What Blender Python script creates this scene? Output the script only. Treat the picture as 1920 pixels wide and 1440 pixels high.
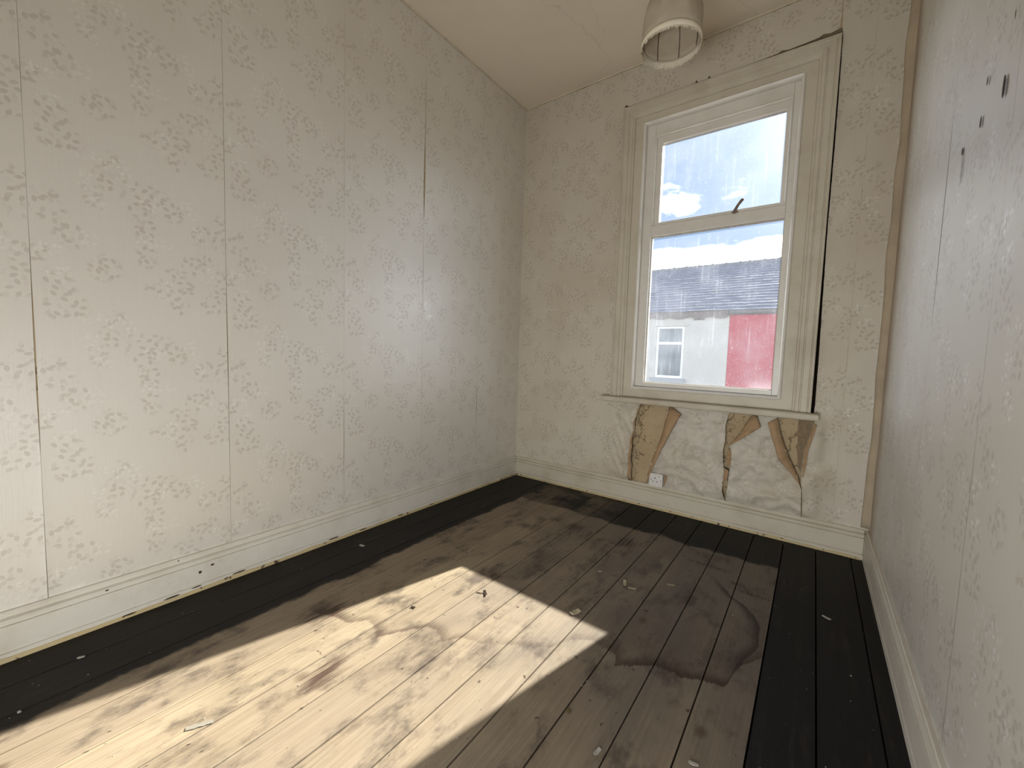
import bpy, bmesh, math, random
from mathutils import Vector, Matrix, noise
from mathutils.geometry import delaunay_2d_cdt

random.seed(7)
S = bpy.context.scene
COL = S.collection
for o in list(bpy.data.objects):
    bpy.data.objects.remove(o, do_unlink=True)

# ------------------------------------------------------------------ room axes
# left wall x=0, window wall y=0 (room at y<0), floor z=0
W, H, BB, T = 2.2408, 2.9253, 0.157, 0.022
REAR = -3.55

# ------------------------------------------------------------------ camera
cam_d = bpy.data.cameras.new('camera')
cam = bpy.data.objects.new('camera', cam_d)
COL.objects.link(cam)
FPX = 761.736
cam_d.sensor_width = 36.0
cam_d.sensor_fit = 'HORIZONTAL'
cam_d.lens = FPX * 36.0 / 1920.0
cam_d.clip_start = 0.02
cam_d.clip_end = 200
yaw, pitch, roll = 0.638548, -0.0716039, 0.0306685
CAM = Vector((1.959241, -2.720316, 0.993776))
fw = Vector((-math.sin(yaw) * math.cos(pitch), math.cos(yaw) * math.cos(pitch), math.sin(pitch)))
rt = fw.cross(Vector((0, 0, 1))).normalized()
up = rt.cross(fw)
rt2 = rt * math.cos(roll) + up * math.sin(roll)
up2 = up * math.cos(roll) - rt * math.sin(roll)
cam.matrix_world = Matrix(((rt2.x, up2.x, -fw.x, CAM.x), (rt2.y, up2.y, -fw.y, CAM.y),
                           (rt2.z, up2.z, -fw.z, CAM.z), (0, 0, 0, 1)))
S.camera = cam

# ------------------------------------------------------------------ light
S.view_settings.view_transform = 'Standard'
S.view_settings.look = 'None'
S.view_settings.gamma = 1.0
S.view_settings.use_curve_mapping = False
S.view_settings.exposure = 0.36
S.cycles.max_bounces = 7
S.cycles.diffuse_bounces = 4
S.cycles.glossy_bounces = 2
S.cycles.transparent_max_bounces = 6
S.cycles.caustics_reflective = False
S.cycles.caustics_refractive = False
S.cycles.adaptive_threshold = 0.05

SUN_TRAVEL = Vector((-0.240, -1.0, -0.600)).normalized()
sun_d = bpy.data.lights.new('sun', 'SUN')
sun_d.energy = 18.3
sun_d.color = (1.0, 0.955, 0.89)
sun_d.angle = math.radians(0.55)
sun = bpy.data.objects.new('sun', sun_d)
sun.rotation_euler = SUN_TRAVEL.to_track_quat('-Z', 'Y').to_euler()
sun.location = (4, 8, 6)
COL.objects.link(sun)

SKY_STRENGTH = 1.25
FILL_POWER = 32.0
ar = bpy.data.lights.new('fill_light', 'AREA')      # added fill lamp behind the camera, no such source is known
ar.shape = 'RECTANGLE'
ar.size, ar.size_y = 0.80, 0.62
ar.energy = FILL_POWER
ar.color = (0.93, 0.97, 1.0)
aro = bpy.data.objects.new('fill_light', ar)
aro.location = (1.65, REAR - 0.02, 0.36)
aro.rotation_euler = (math.radians(90), 0, 0)
COL.objects.link(aro)


# ------------------------------------------------------------------ node helper
class NT:
    def __init__(s, tree):
        s.t = tree
        tree.nodes.clear()

    def n(s, typ, **kw):
        nd = s.t.nodes.new(typ)
        for k, v in kw.items():
            setattr(nd, k, v)
        return nd

    def put(s, sock, v):
        if v is None:
            return
        if isinstance(v, bpy.types.NodeSocket):
            s.t.links.new(v, sock)
        else:
            if sock.type == 'RGBA' and hasattr(v, '__len__') and len(v) == 3:
                v = (*v, 1)
            sock.default_value = v

    def m(s, op, a, b=None, c=None, clamp=False):
        nd = s.n('ShaderNodeMath', operation=op, use_clamp=clamp)
        for i, v in enumerate((a, b, c)):
            s.put(nd.inputs[i], v)
        return nd.outputs[0]

    def v(s, op, a, b=None, c=None):
        nd = s.n('ShaderNodeVectorMath', operation=op)
        for i, q in enumerate((a, b, c)):
            if q is not None:
                s.put(nd.inputs[i], q)
        if op == 'SCALE':
            pass
        return nd.outputs['Value'] if op in ('LENGTH', 'DOT_PRODUCT', 'DISTANCE') else nd.outputs[0]

    def sep(s, vec):
        nd = s.n('ShaderNodeSeparateXYZ')
        s.put(nd.inputs[0], vec)
        return nd.outputs

    def comb(s, x=0.0, y=0.0, z=0.0):
        nd = s.n('ShaderNodeCombineXYZ')
        for i, q in enumerate((x, y, z)):
            s.put(nd.inputs[i], q)
        return nd.outputs[0]

    def noise(s, vec, scale=5, detail=3, rough=0.5, dist=0.0, dim='3D'):
        nd = s.n('ShaderNodeTexNoise', noise_dimensions=dim)
        s.put(nd.inputs['Vector'], vec)
        nd.inputs['Scale'].default_value = scale
        nd.inputs['Detail'].default_value = detail
        nd.inputs['Roughness'].default_value = rough
        nd.inputs['Distortion'].default_value = dist
        return nd.outputs['Fac']

    def ss(s, x, a, b):      # smoothstep
        nd = s.n('ShaderNodeMapRange', interpolation_type='SMOOTHSTEP')
        s.put(nd.inputs[0], x)
        s.put(nd.inputs[1], a)
        s.put(nd.inputs[2], b)
        return nd.outputs[0]

    def mix(s, f, a, b, mode='MIX'):
        nd = s.n('ShaderNodeMix', data_type='RGBA', blend_type=mode)
        s.put(nd.inputs[0], f)
        s.put(nd.inputs[6], a)
        s.put(nd.inputs[7], b)
        return nd.outputs[2]

    def bump(s, h, strength=0.3, dist=0.01, normal=None):
        nd = s.n('ShaderNodeBump')
        nd.inputs['Strength'].default_value = strength
        nd.inputs['Distance'].default_value = dist
        s.put(nd.inputs['Height'], h)
        if normal is not None:
            s.put(nd.inputs['Normal'], normal)
        return nd.outputs[0]

    def curve(s, x, pts):     # piecewise linear function, x and y given in 0..1
        nd = s.n('ShaderNodeFloatCurve')
        cu = nd.mapping.curves[0]
        cu.points[0].location = pts[0]
        cu.points[-1].location = pts[-1]
        for p in pts[1:-1]:
            cu.points.new(*p)
        for p in cu.points:
            p.handle_type = 'VECTOR'
        nd.mapping.update()
        s.put(nd.inputs['Value'], x)
        return nd.outputs[0]

    def bsdf(s, color, rough=0.6, spec=0.4, normal=None, **kw):
        b = s.n('ShaderNodeBsdfPrincipled')
        s.put(b.inputs['Base Color'], color)
        s.put(b.inputs['Roughness'], rough)
        s.put(b.inputs['Specular IOR Level'], spec)
        if normal is not None:
            s.put(b.inputs['Normal'], normal)
        for k, v in kw.items():
            s.put(b.inputs[k], v)
        return b.outputs[0]

    def out(s, sh):
        o = s.n('ShaderNodeOutputMaterial')
        s.t.links.new(sh, o.inputs[0])


def srgb(r, g, b):
    f = lambda c: (c / 255 / 12.92) if c / 255 <= 0.04045 else ((c / 255 + 0.055) / 1.055) ** 2.4
    return (f(r), f(g), f(b), 1)


def new_mat(name):
    m = bpy.data.materials.new(name)
    m.use_nodes = True
    return m, NT(m.node_tree)


def plain(name, col, rough=0.6, spec=0.4, vary=0.12, scale=20, bump=0.1, metal=0.0):
    m, N = new_mat(name)
    pos = N.n('ShaderNodeTexCoord').outputs['Object']
    f = N.noise(pos, scale, 4, 0.6)
    dk = tuple(c * (1 - vary * 2) for c in col[:3]) + (1,)
    c = N.mix(f, dk, tuple(min(1, x * (1 + vary)) for x in col[:3]) + (1,))
    nrm = N.bump(f, bump, 0.004)
    N.out(N.bsdf(c, rough, spec, nrm, Metallic=metal))
    return m


# ------------------------------------------------------------------ world (blue sky with low cloud bank, glare towards the sun)
wd = bpy.data.worlds.new('sky')
S.world = wd
wd.cycles.sampling_method = 'MANUAL'
wd.cycles.sample_map_resolution = 512
wd.use_nodes = True
N = NT(wd.node_tree)
d = N.v('NORMALIZE', N.n('ShaderNodeTexCoord').outputs['Generated'])
dx, dy, dz = N.sep(d)
horiz = N.m('SQRT', N.m('ADD', N.m('MULTIPLY', dx, dx), N.m('MULTIPLY', dy, dy)))
elev = N.m('DIVIDE', dz, N.m('MAXIMUM', horiz, 0.05))
skyc = N.mix(N.ss(elev, 0.0, 0.9), (0.22, 0.335, 0.53, 1), (0.14, 0.235, 0.46, 1))
cv = N.v('MULTIPLY', d, (1.0, 1.0, 2.6))
cn = N.noise(cv, 3.1, 7, 0.58, 0.25)
cn2 = N.noise(cv, 9.0, 6, 0.6, 0.3)
bank = N.m('SUBTRACT', 1.0, N.ss(elev, 0.19, 0.30))
wisp_dir = Vector((-0.285, 1.0, 0.385)).normalized()
wd_dot = N.v('DOT_PRODUCT', d, tuple(wisp_dir))
wisp = N.ss(wd_dot, 0.9975, 1.0)
cl = N.m('ADD', cn, N.m('MULTIPLY', bank, 0.34))
cl = N.m('ADD', cl, N.m('MULTIPLY', N.m('MULTIPLY', wisp, cn2), 0.36))
cl = N.m('ADD', cl, N.m('MULTIPLY', cn2, 0.12))
cmask = N.ss(cl, 0.69, 0.82)
ccol = N.mix(N.ss(cn2, 0.30, 0.62), (0.80, 0.92, 1.12, 1), (5.8, 6.05, 6.4, 1))
skyc = N.mix(cmask, skyc, ccol)
sd = N.v('DOT_PRODUCT', d, tuple(-SUN_TRAVEL))
gl = N.m('POWER', N.m('MAXIMUM', sd, 0.0), 26.0)
gl2 = N.m('POWER', N.m('MAXIMUM', sd, 0.0), 5.0)
glow = N.m('ADD', N.m('MULTIPLY', gl, 1.1), N.m('MULTIPLY', gl2, 0.06))
skyc = N.mix(1.0, skyc, N.comb(glow, glow, glow), 'ADD')
skyc = N.mix(N.ss(elev, -0.03, 0.0), (0.22, 0.21, 0.20, 1), skyc)
bg = N.n('ShaderNodeBackground')
N.put(bg.inputs[0], skyc)
bg.inputs[1].default_value = SKY_STRENGTH
wo = N.n('ShaderNodeOutputWorld')
N.t.links.new(bg.outputs[0], wo.inputs[0])


# ------------------------------------------------------------------ mesh helpers
def mesh_obj(name, verts, faces, mat=None, parent=None, smooth=False, uvs=None):
    me = bpy.data.meshes.new(name)
    me.from_pydata([tuple(v) for v in verts], [], faces)
    if uvs is not None:
        ul = me.uv_layers.new(name='UVMap')
        for lp in me.loops:
            ul.data[lp.index].uv = uvs[lp.vertex_index]
    if smooth:
        for p in me.polygons:
            p.use_smooth = True
    me.update()
    o = bpy.data.objects.new(name, me)
    if mat:
        me.materials.append(mat)
    COL.objects.link(o)
    if parent is not None:
        o.parent = parent
    return o


def empty(name, loc=(0, 0, 0)):
    o = bpy.data.objects.new(name, None)
    o.empty_display_size = 0.1
    o.location = loc
    COL.objects.link(o)
    return o


def tag(o, label=None, cat=None, group=None, kind=None):
    if label: o['label'] = label
    if cat: o['category'] = cat
    if group: o['group'] = group
    if kind: o['kind'] = kind
    return o


class MB:
    def __init__(s):
        s.v, s.f = [], []

    def add(s, vs, fs):
        b = len(s.v)
        s.v += [tuple(q) for q in vs]
        s.f += [tuple(i + b for i in f) for f in fs]

    def box(s, x0, x1, y0, y1, z0, z1):
        s.add([(x0, y0, z0), (x1, y0, z0), (x1, y1, z0), (x0, y1, z0), (x0, y0, z1), (x1, y0, z1), (x1, y1, z1), (x0, y1, z1)],
              [(0, 3, 2, 1), (4, 5, 6, 7), (0, 1, 5, 4), (1, 2, 6, 5), (2, 3, 7, 6), (3, 0, 4, 7)])

    def extrude(s, prof, a, b, fa, closed=True):
        """prof: list of 2D points; fa(p,t) -> 3D, t in (a,b)"""
        n = len(prof)
        vs = [fa(p, a) for p in prof] + [fa(p, b) for p in prof]
        fs = [(i, (i + 1) % n, n + (i + 1) % n, n + i) for i in range(n if closed else n - 1)]
        if closed:
            fs += [tuple(range(n - 1, -1, -1)), tuple(range(n, 2 * n))]
        s.add(vs, fs)

    def tube(s, pts, r, seg=8):
        pts = [Vector(p) for p in pts]
        rings = []
        for i, p in enumerate(pts):
            t = (pts[min(i + 1, len(pts) - 1)] - pts[max(i - 1, 0)]).normalized()
            a = t.orthogonal().normalized() if i == 0 else (rings_a - t * rings_a.dot(t)).normalized()
            rings_a = a
            b = t.cross(a)
            rr = r[i] if hasattr(r, '__len__') else r
            rings.append([p + (a * math.cos(k * 2 * math.pi / seg) + b * math.sin(k * 2 * math.pi / seg)) * rr for k in range(seg)])
        vs = [q for rg in rings for q in rg]
        fs = []
        for i in range(len(pts) - 1):
            for k in range(seg):
                fs.append((i * seg + k, i * seg + (k + 1) % seg, (i + 1) * seg + (k + 1) % seg, (i + 1) * seg + k))
        fs.append(tuple(range(seg - 1, -1, -1)))
        fs.append(tuple((len(pts) - 1) * seg + k for k in range(seg)))
        s.add(vs, fs)

    def build(s, name, mat, parent=None, smooth=False, bevel=0.0):
        o = mesh_obj(name, s.v, s.f, mat, parent, smooth)
        bm = bmesh.new()
        bm.from_mesh(o.data)
        bmesh.ops.recalc_face_normals(bm, faces=bm.faces)
        if bevel:
            bmesh.ops.bevel(bm, geom=[e for e in bm.edges], offset=bevel, segments=2, profile=0.7, affect='EDGES', clamp_overlap=True)
        bm.to_mesh(o.data)
        bm.free()
        return o


def box(name, x0, x1, y0, y1, z0, z1, mat, parent=None, bevel=0.0):
    m = MB()
    m.box(x0, x1, y0, y1, z0, z1)
    return m.build(name, mat, parent, bevel=bevel)


# ------------------------------------------------------------------ materials
DARK = [(0.188, 0.485, 0.050, 0.040), (0.232, 0.466, 0.046, 0.041), (0.289, 0.460, 0.054, 0.037), (0.188, 0.015, 0.03, 0.03),
        (0.257, 0.415, 0.042, 0.031), (0.272, 0.351, 0.032, 0.059), (0.274, 0.250, 0.029, 0.048), (0.139, 0.418, 0.024, 0.04),
        (0.354, 0.422, 0.034, 0.038), (0.041, 0.363, 0.042, 0.052), (0.088, 0.278, 0.041, 0.044), (0.165, 0.185, 0.044, 0.046),
        (0.500, 0.211, 0.025, 0.032), (0.017, 0.208, 0.026, 0.038), (0.499, 0.122, 0.033, 0.061), (0.054, 0.115, 0.045, 0.04),
        (0.446, 0.358, 0.050, 0.040), (0.502, 0.381, 0.032, 0.076), (0.404, 0.238, 0.030, 0.040), (0.446, 0.261, 0.031, 0.040),
        (0.347, 0.185, 0.034, 0.033), (0.319, 0.132, 0.056, 0.027), (0.381, 0.150, 0.035, 0.033), (0.369, 0.082, 0.029, 0.039),
        (0.471, 0.091, 0.044, 0.035), (0.068, 0.046, 0.055, 0.049), (0.188, 0.545, 0.03, 0.03)]
LIGHT = [(0.169, 0.009, 0.070, 0.024), (0.169, 0.539, 0.070, 0.024), (0.125, 0.465, 0.026, 0.033), (0.148, 0.395, 0.026, 0.036),
         (0.225, 0.490, 0.025, 0.033), (0.290, 0.434, 0.03, 0.03), (0.403, 0.45, 0.030, 0.028), (0.425, 0.391, 0.018, 0.046),
         (0.127, 0.279, 0.026, 0.030), (0.297, 0.299, 0.055, 0.024), (0.038, 0.22, 0.032, 0.030), (0.064, 0.148, 0.036, 0.026),
         (0.456, 0.206, 0.04, 0.034), (0.331, 0.131, 0.026, 0.042)]


def leaf_group():
    g = bpy.data.node_groups.new('leaf_print', 'ShaderNodeTree')
    g.interface.new_socket('Vector', in_out='INPUT', socket_type='NodeSocketVector')
    g.interface.new_socket('Scale', in_out='INPUT', socket_type='NodeSocketFloat')
    g.interface.new_socket('Leaf', in_out='OUTPUT', socket_type='NodeSocketFloat')
    g.interface.new_socket('Rand', in_out='OUTPUT', socket_type='NodeSocketFloat')
    N = NT(g)
    gi = N.n('NodeGroupInput')
    go = N.n('NodeGroupOutput')
    p = N.n('ShaderNodeVectorMath', operation='SCALE')
    N.put(p.inputs[0], gi.outputs[0])
    N.put(p.inputs['Scale'], gi.outputs[1])
    vo = N.n('ShaderNodeTexVoronoi', voronoi_dimensions='2D', feature='F1')
    N.put(vo.inputs['Vector'], p.outputs[0])
    vo.inputs['Scale'].default_value = 1.0
    vo.inputs['Randomness'].default_value = 0.85
    loc = N.v('SUBTRACT', p.outputs[0], vo.outputs['Position'])
    wn = N.n('ShaderNodeTexWhiteNoise', noise_dimensions='3D')
    N.put(wn.inputs['Vector'], vo.outputs['Color'])
    rot = N.n('ShaderNodeVectorRotate', rotation_type='Z_AXIS')
    N.put(rot.inputs['Vector'], loc)
    N.put(rot.inputs['Angle'], N.m('MULTIPLY', wn.outputs['Value'], 6.283))
    rx, ry, rz = N.sep(rot.outputs[0])
    # pointed leaf: |y| < 0.26*(1-(x/.55)^2)
    xx = N.m('MULTIPLY', rx, 1.75)
    w = N.m('SUBTRACT', 1.0, N.m('MULTIPLY', xx, xx))
    e = N.m('SUBTRACT', N.m('MULTIPLY', w, 0.31), N.m('ABSOLUTE', ry))
    leaf = N.ss(e, 0.0, 0.05)
    vein = N.ss(N.m('ABSOLUTE', ry), 0.015, 0.05)
    leaf = N.m('MULTIPLY', leaf, N.m('ADD', N.m('MULTIPLY', vein, 0.35), 0.65))
    N.put(go.inputs[0], leaf)
    N.put(go.inputs[1], wn.outputs['Value'])
    return g


LEAF = leaf_group()

# where the printed sprays sit in one 0.52 x 0.53 m repeat (lookup grid for the sheet vertices)
GU, GV = 105, 107
def _zone(lst):
    tab = []
    for j in range(GV):
        for i in range(GU):
            u, v = i * 0.005, j * 0.005
            dm = 9.0
            for (a, b, ra, rb) in lst:
                q = ((u - a) / ra) ** 2 + ((v - b) / rb) ** 2
                if q < dm: dm = q
            t = min(1.0, max(0.0, (1.45 - math.sqrt(dm)) / 0.9))
            tab.append(t)
    return tab
ZD, ZL = _zone(DARK), _zone(LIGHT)
def zone(u, v):
    k = min(GV - 1, int((v % 0.53) / 0.005 + .5)) * GU + min(GU - 1, max(0, int(u / 0.005 + .5)))
    return ZD[k], ZL[k], 0.0


def wallpaper(name, base, dark, light, stain=0.25, rough=0.42, spec=0.5, corner=False, ior=1.5):
    m, N = new_mat(name)
    uv = N.n('ShaderNodeUVMap').outputs[0]
    u, v, _ = N.sep(uv)
    vm = N.m('FLOORED_MODULO', v, 0.53)
    p = N.comb(u, vm, 0.0)
    at = N.n('ShaderNodeAttribute', attribute_name='print_zone')
    zd, zl, _z = N.sep(at.outputs['Vector'])
    md = N.ss(zd, 0.25, 0.75)
    ml = N.ss(zl, 0.25, 0.75)

    def leaves(sc, off):
        g = N.n('ShaderNodeGroup')
        g.node_tree = LEAF
        N.put(g.inputs[0], N.v('ADD', p, off))
        g.inputs[1].default_value = sc
        return g.outputs
    l1 = leaves(50.0, (0.0, 0.0, 0.0))
    l3 = leaves(64.0, (7.3, 2.9, 0.0))
    dk = N.m('MULTIPLY', l1[0], N.ss(l1[1], -0.1, 0.6))
    dk = N.m('MULTIPLY', dk, md)
    lt = N.m('MULTIPLY', N.m('MULTIPLY', l3[0], l3[1]), ml)
    # base: soft vertical stria and age staining
    pos = N.n('ShaderNodeNewGeometry').outputs['Position']
    st = N.noise(N.v('MULTIPLY', pos, (40, 40, 2.0)), 6, 1, 0.6)
    big = N.noise(pos, 1.7, 2, 0.55)
    c = N.mix(st, tuple(x * 0.965 for x in base[:3]) + (1,), tuple(min(1, x * 1.03) for x in base[:3]) + (1,))
    c = N.mix(N.m('MULTIPLY', N.ss(big, 0.42, 0.75), stain), c, srgb(168, 146, 112))
    c = N.mix(N.m('MULTIPLY', dk, 0.68), c, dark)
    c = N.mix(N.m('MULTIPLY', lt, 0.85), c, light)
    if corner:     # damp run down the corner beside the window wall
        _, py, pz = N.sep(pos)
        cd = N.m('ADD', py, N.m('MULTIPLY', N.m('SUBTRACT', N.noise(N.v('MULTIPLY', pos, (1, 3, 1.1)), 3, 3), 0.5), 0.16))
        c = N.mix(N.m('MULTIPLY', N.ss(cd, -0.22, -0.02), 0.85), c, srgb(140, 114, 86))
    nrm = N.bump(N.m('MULTIPLY', st, 0.3), 0.22, 0.0025)
    rg = N.m('SUBTRACT', rough + 0.06, N.m('MULTIPLY', lt, 0.16))
    N.out(N.bsdf(c, rg, spec, nrm, IOR=ior))
    return m


BASE = srgb(216, 210, 200)
paper_left = wallpaper('wallpaper_floral', BASE, srgb(182, 172, 160), srgb(230, 226, 218), 0.10, 0.36, 0.8, ior=2.0)
paper_back = wallpaper('wallpaper_floral_aged', srgb(204, 195, 178), srgb(172, 160, 142), srgb(216, 209, 196), 0.30, 0.5)
paper_right = wallpaper('wallpaper_floral_sheen', srgb(206, 201, 192), srgb(172, 163, 152), srgb(232, 232, 230), 0.2, 0.42, 0.9, corner=True, ior=2.0)


paper_faded = wallpaper('wallpaper_washed_out', srgb(203, 195, 180), srgb(180, 169, 153), srgb(210, 203, 190), 0.30, 0.5)


def plaster_mat():
    m, N = new_mat('old_plaster')
    pos = N.n('ShaderNodeNewGeometry').outputs['Position']
    n1 = N.noise(pos, 6, 5, 0.6)
    n2 = N.noise(pos, 30, 4, 0.65)
    c = N.mix(n1, srgb(168, 146, 112), srgb(198, 178, 144))
    c = N.mix(N.m('MULTIPLY', N.ss(n2, 0.55, 0.75), 0.6), c, srgb(136, 112, 80))
    vo = N.n('ShaderNodeTexVoronoi', feature='DISTANCE_TO_EDGE')
    N.put(vo.inputs['Vector'], N.v('ADD', N.v('MULTIPLY', pos, (1, 1, 0.7)), N.v('MULTIPLY', N.comb(n1, n2, n1), (0.35, 0.1, 0.35))))
    vo.inputs['Scale'].default_value = 5.0
    cr = N.m('SUBTRACT', 1.0, N.ss(vo.outputs[0], 0.0, 0.016))
    c = N.mix(N.m('MULTIPLY', cr, 0.8), c, srgb(70, 52, 34))
    N.out(N.bsdf(c, 0.9, 0.2, N.bump(N.m('SUBTRACT', n2, cr), 0.6, 0.004)))
    return m


plaster = plaster_mat()
backing = plain('paper_backing_brown', srgb(178, 148, 114), 0.8, 0.2, 0.10, 18, 0.2)


def paint(name, col, chip=0.62, rough=0.4, dirt=0.35):
    """aged gloss paint with dirt specks and dark chips"""
    m, N = new_mat(name)
    pos = N.n('ShaderNodeNewGeometry').outputs['Position']
    n1 = N.noise(pos, 5, 4, 0.6)
    n2 = N.noise(pos, 34, 5, 0.6)
    n3 = N.noise(pos, 90, 3, 0.6)
    c = N.mix(N.m('MULTIPLY', N.ss(n1, 0.4, 0.8), dirt), col, srgb(168, 154, 128))
    c = N.mix(N.m('MULTIPLY', N.ss(n3, 0.60, 0.78), 0.25), c, srgb(120, 100, 76))
    c = N.mix(N.ss(n2, chip, chip + 0.03), c, srgb(86, 68, 48))
    N.out(N.bsdf(c, rough, 0.45, N.bump(N.m('ADD', n2, N.m('MULTIPLY', n3, 0.3)), 0.12, 0.003)))
    return m


trim_cream = paint('paint_cream', srgb(216, 210, 198), 0.72, 0.42)
trim_back = paint('paint_cream_aged', srgb(204, 195, 176), 0.73, 0.5, 0.5)
trim_white = paint('paint_white', srgb(226, 221, 212), 0.76, 0.35, 0.25)
shoe_mat = paint('paint_worn_shoe', srgb(196, 176, 132), 0.60, 0.6, 0.6)


def ceiling_mat():
    m, N = new_mat('ceiling_paint')
    pos = N.n('ShaderNodeNewGeometry').outputs['Position']
    n1 = N.noise(pos, 1.6, 4, 0.6)
    n2 = N.noise(pos, 60, 3)
    c = N.mix(n1, srgb(210, 197, 176), srgb(226, 214, 195))
    vo = N.n('ShaderNodeTexVoronoi', feature='DISTANCE_TO_EDGE')
    N.put(vo.inputs['Vector'], N.v('ADD', pos, N.v('MULTIPLY', N.comb(n1, n2, 0.0), (0.5, 0.06, 0))))
    vo.inputs['Scale'].default_value = 0.9
    cr = N.m('SUBTRACT', 1.0, N.ss(vo.outputs[0], 0.0, 0.004))
    c = N.mix(N.m('MULTIPLY', cr, 0.12), c, srgb(110, 92, 70))
    N.out(N.bsdf(c, 0.8, 0.2, N.bump(N.m('ADD', n1, N.m('MULTIPLY', n2, 0.05)), 0.25, 0.02)))
    return m


ceil_mat = ceiling_mat()

# --- floorboards: planed pine, black painted border, water marks (all in floor coordinates)
PW = 0.1437
PX0 = 0.0200     # x of a board joint
STAIN = [(0.40, -2.00), (0.527, -1.96), (0.60, -1.93), (0.655, -1.93), (0.696, -1.865), (0.76, -1.885), (0.80, -1.91), (0.841, -1.829),
         (0.90, -1.754), (0.95, -1.752), (0.995, -1.775), (1.023, -1.72), (1.10, -1.70), (1.174, -1.647), (1.299, -1.57), (1.333, -1.481), (1.396, -1.442),
         (1.486, -1.452), (1.507, -1.503), (1.553, -1.466), (1.604, -1.425), (1.663, -1.41), (1.684, -1.423), (1.746, -1.384),
         (1.806, -1.375), (1.822, -1.25), (1.89, -1.15)]
RING = [(0.60, 1.60), (0.70, 1.66), (0.826, 1.749), (0.847, 1.789), (0.911, 1.831), (0.978, 1.861), (1.093, 1.872), (1.206, 1.833), (1.40, 1.80)]


def floor_mat():
    m, N = new_mat('floorboard_pine')
    pos = N.n('ShaderNodeNewGeometry').outputs['Position']
    x, y, z = N.sep(pos)
    idx = N.m('FLOOR', N.m('DIVIDE', N.m('SUBTRACT', x, PX0), PW))
    wn = N.n('ShaderNodeTexWhiteNoise', noise_dimensions='1D')
    N.put(wn.inputs['W'], idx)
    r = wn.outputs['Value']
    # grain
    gb = N.noise(N.comb(N.m('MULTIPLY', x, 2.0), y, 0.0), 3.0, 5, 0.62)
    gx = N.m('ADD', x, N.m('MULTIPLY', r, 13.0))
    warp = N.noise(N.comb(N.m('MULTIPLY', gx, 4.0), N.m('MULTIPLY', y, 0.5), r), 2.2, 2, 0.45)
    gsrc = N.m('ADD', N.m('MULTIPLY', gx, 620.0), N.m('MULTIPLY', warp, 64.0))
    rings = N.m('SINE', gsrc)
    grain = N.noise(N.comb(N.m('MULTIPLY', gx, 120.0), N.m('MULTIPLY', y, 3.0), r), 1.0, 4, 0.65)
    gm = N.m('ADD', N.m('MULTIPLY', N.m('MULTIPLY', N.ss(rings, 0.2, 1.0), N.ss(gb, 0.35, 0.65)), 0.30), N.m('MULTIPLY', N.ss(grain, 0.30, 0.72), 0.85))
    tan = N.mix(r, srgb(208, 189, 156), srgb(186, 168, 142))
    c = N.mix(N.m('MULTIPLY', gm, 0.55), tan, srgb(150, 126, 98))
    # greyer towards the window and the right
    gsel = N.m('ADD', N.m('MULTIPLY', x, 0.55), N.m('MULTIPLY', N.m('ADD', y, 2.0), 0.30))
    grey = N.ss(N.m('ADD', gsel, N.m('MULTIPLY', N.m('SUBTRACT', gb, 0.5), 1.1)), 0.45, 1.35)
    c = N.mix(N.m('MULTIPLY', grey, 0.80), c, srgb(132, 122, 112))
    # grime blotches
    g2 = N.noise(N.comb(N.m('MULTIPLY', x, 3.0), N.m('MULTIPLY', y, 1.6), 4.0), 3.4, 6, 0.68)
    c = N.mix(N.m('MULTIPLY', N.ss(g2, 0.48, 0.70), 0.80), c, srgb(98, 84, 74))
    sp = N.n('ShaderNodeTexVoronoi', feature='F1', voronoi_dimensions='2D')
    N.put(sp.inputs['Vector'], N.comb(N.m('ADD', x, N.m('MULTIPLY', gb, 0.25)), N.m('MULTIPLY', y, 0.55), 0.0))
    sp.inputs['Scale'].default_value = 19.0
    ssel = N.sep(sp.outputs['Color'])[0]
    szz = N.m('MULTIPLY', N.sep(sp.outputs['Color'])[1], 0.085)
    spk = N.m('MULTIPLY', N.m('SUBTRACT', 1.0, N.ss(sp.outputs['Distance'], N.m('MULTIPLY', szz, 0.4), N.m('ADD', szz, 0.02))), N.ss(ssel, 0.70, 0.76))
    c = N.mix(N.m('MULTIPLY', spk, 0.8), c, srgb(66, 50, 38))
    # knots
    kn = N.n('ShaderNodeTexVoronoi', feature='F1', voronoi_dimensions='2D')
    N.put(kn.inputs['Vector'], N.comb(x, N.m('MULTIPLY', y, 0.75), 0.0))
    kn.inputs['Scale'].default_value = 3.3
    kd = kn.outputs['Distance']
    kring = N.m('MULTIPLY', N.m('SUBTRACT', 1.0, N.ss(kd, 0.015, 0.08)), N.ss(N.sep(kn.outputs['Color'])[0], 0.45, 0.6))
    c = N.mix(N.m('MULTIPLY', kring, 0.7), c, srgb(104, 80, 58))

    # water mark front: y = f(x), ragged along the grain
    teeth = N.noise(N.comb(N.m('MULTIPLY', x, 150.0), N.m('MULTIPLY', y, 1.5), 0.0), 1.0, 3, 0.7)
    soft = N.noise(N.comb(N.m('MULTIPLY', x, 14.0), N.m('MULTIPLY', y, 5.0), 2.0), 1.0, 4, 0.6)
    fx = N.curve(N.m('DIVIDE', N.m('SUBTRACT', x, 0.40), 1.6, clamp=True), [((a - 0.40) / 1.6, (-b - 1.0) / 1.2) for a, b in STAIN])
    fy = N.m('SUBTRACT', N.m('MULTIPLY', fx, -1.2), 1.0)
    dd = N.m('SUBTRACT', y, fy)
    dd = N.m('ADD', dd, N.m('ADD', N.m('MULTIPLY', N.m('SUBTRACT', teeth, 0.5), 0.045), N.m('MULTIPLY', N.m('SUBTRACT', soft, 0.5), 0.03)))
    edge = N.m('MULTIPLY', N.ss(dd, -0.004, 0.006), N.m('SUBTRACT', 1.0, N.ss(dd, 0.006, 0.060)))
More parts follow.
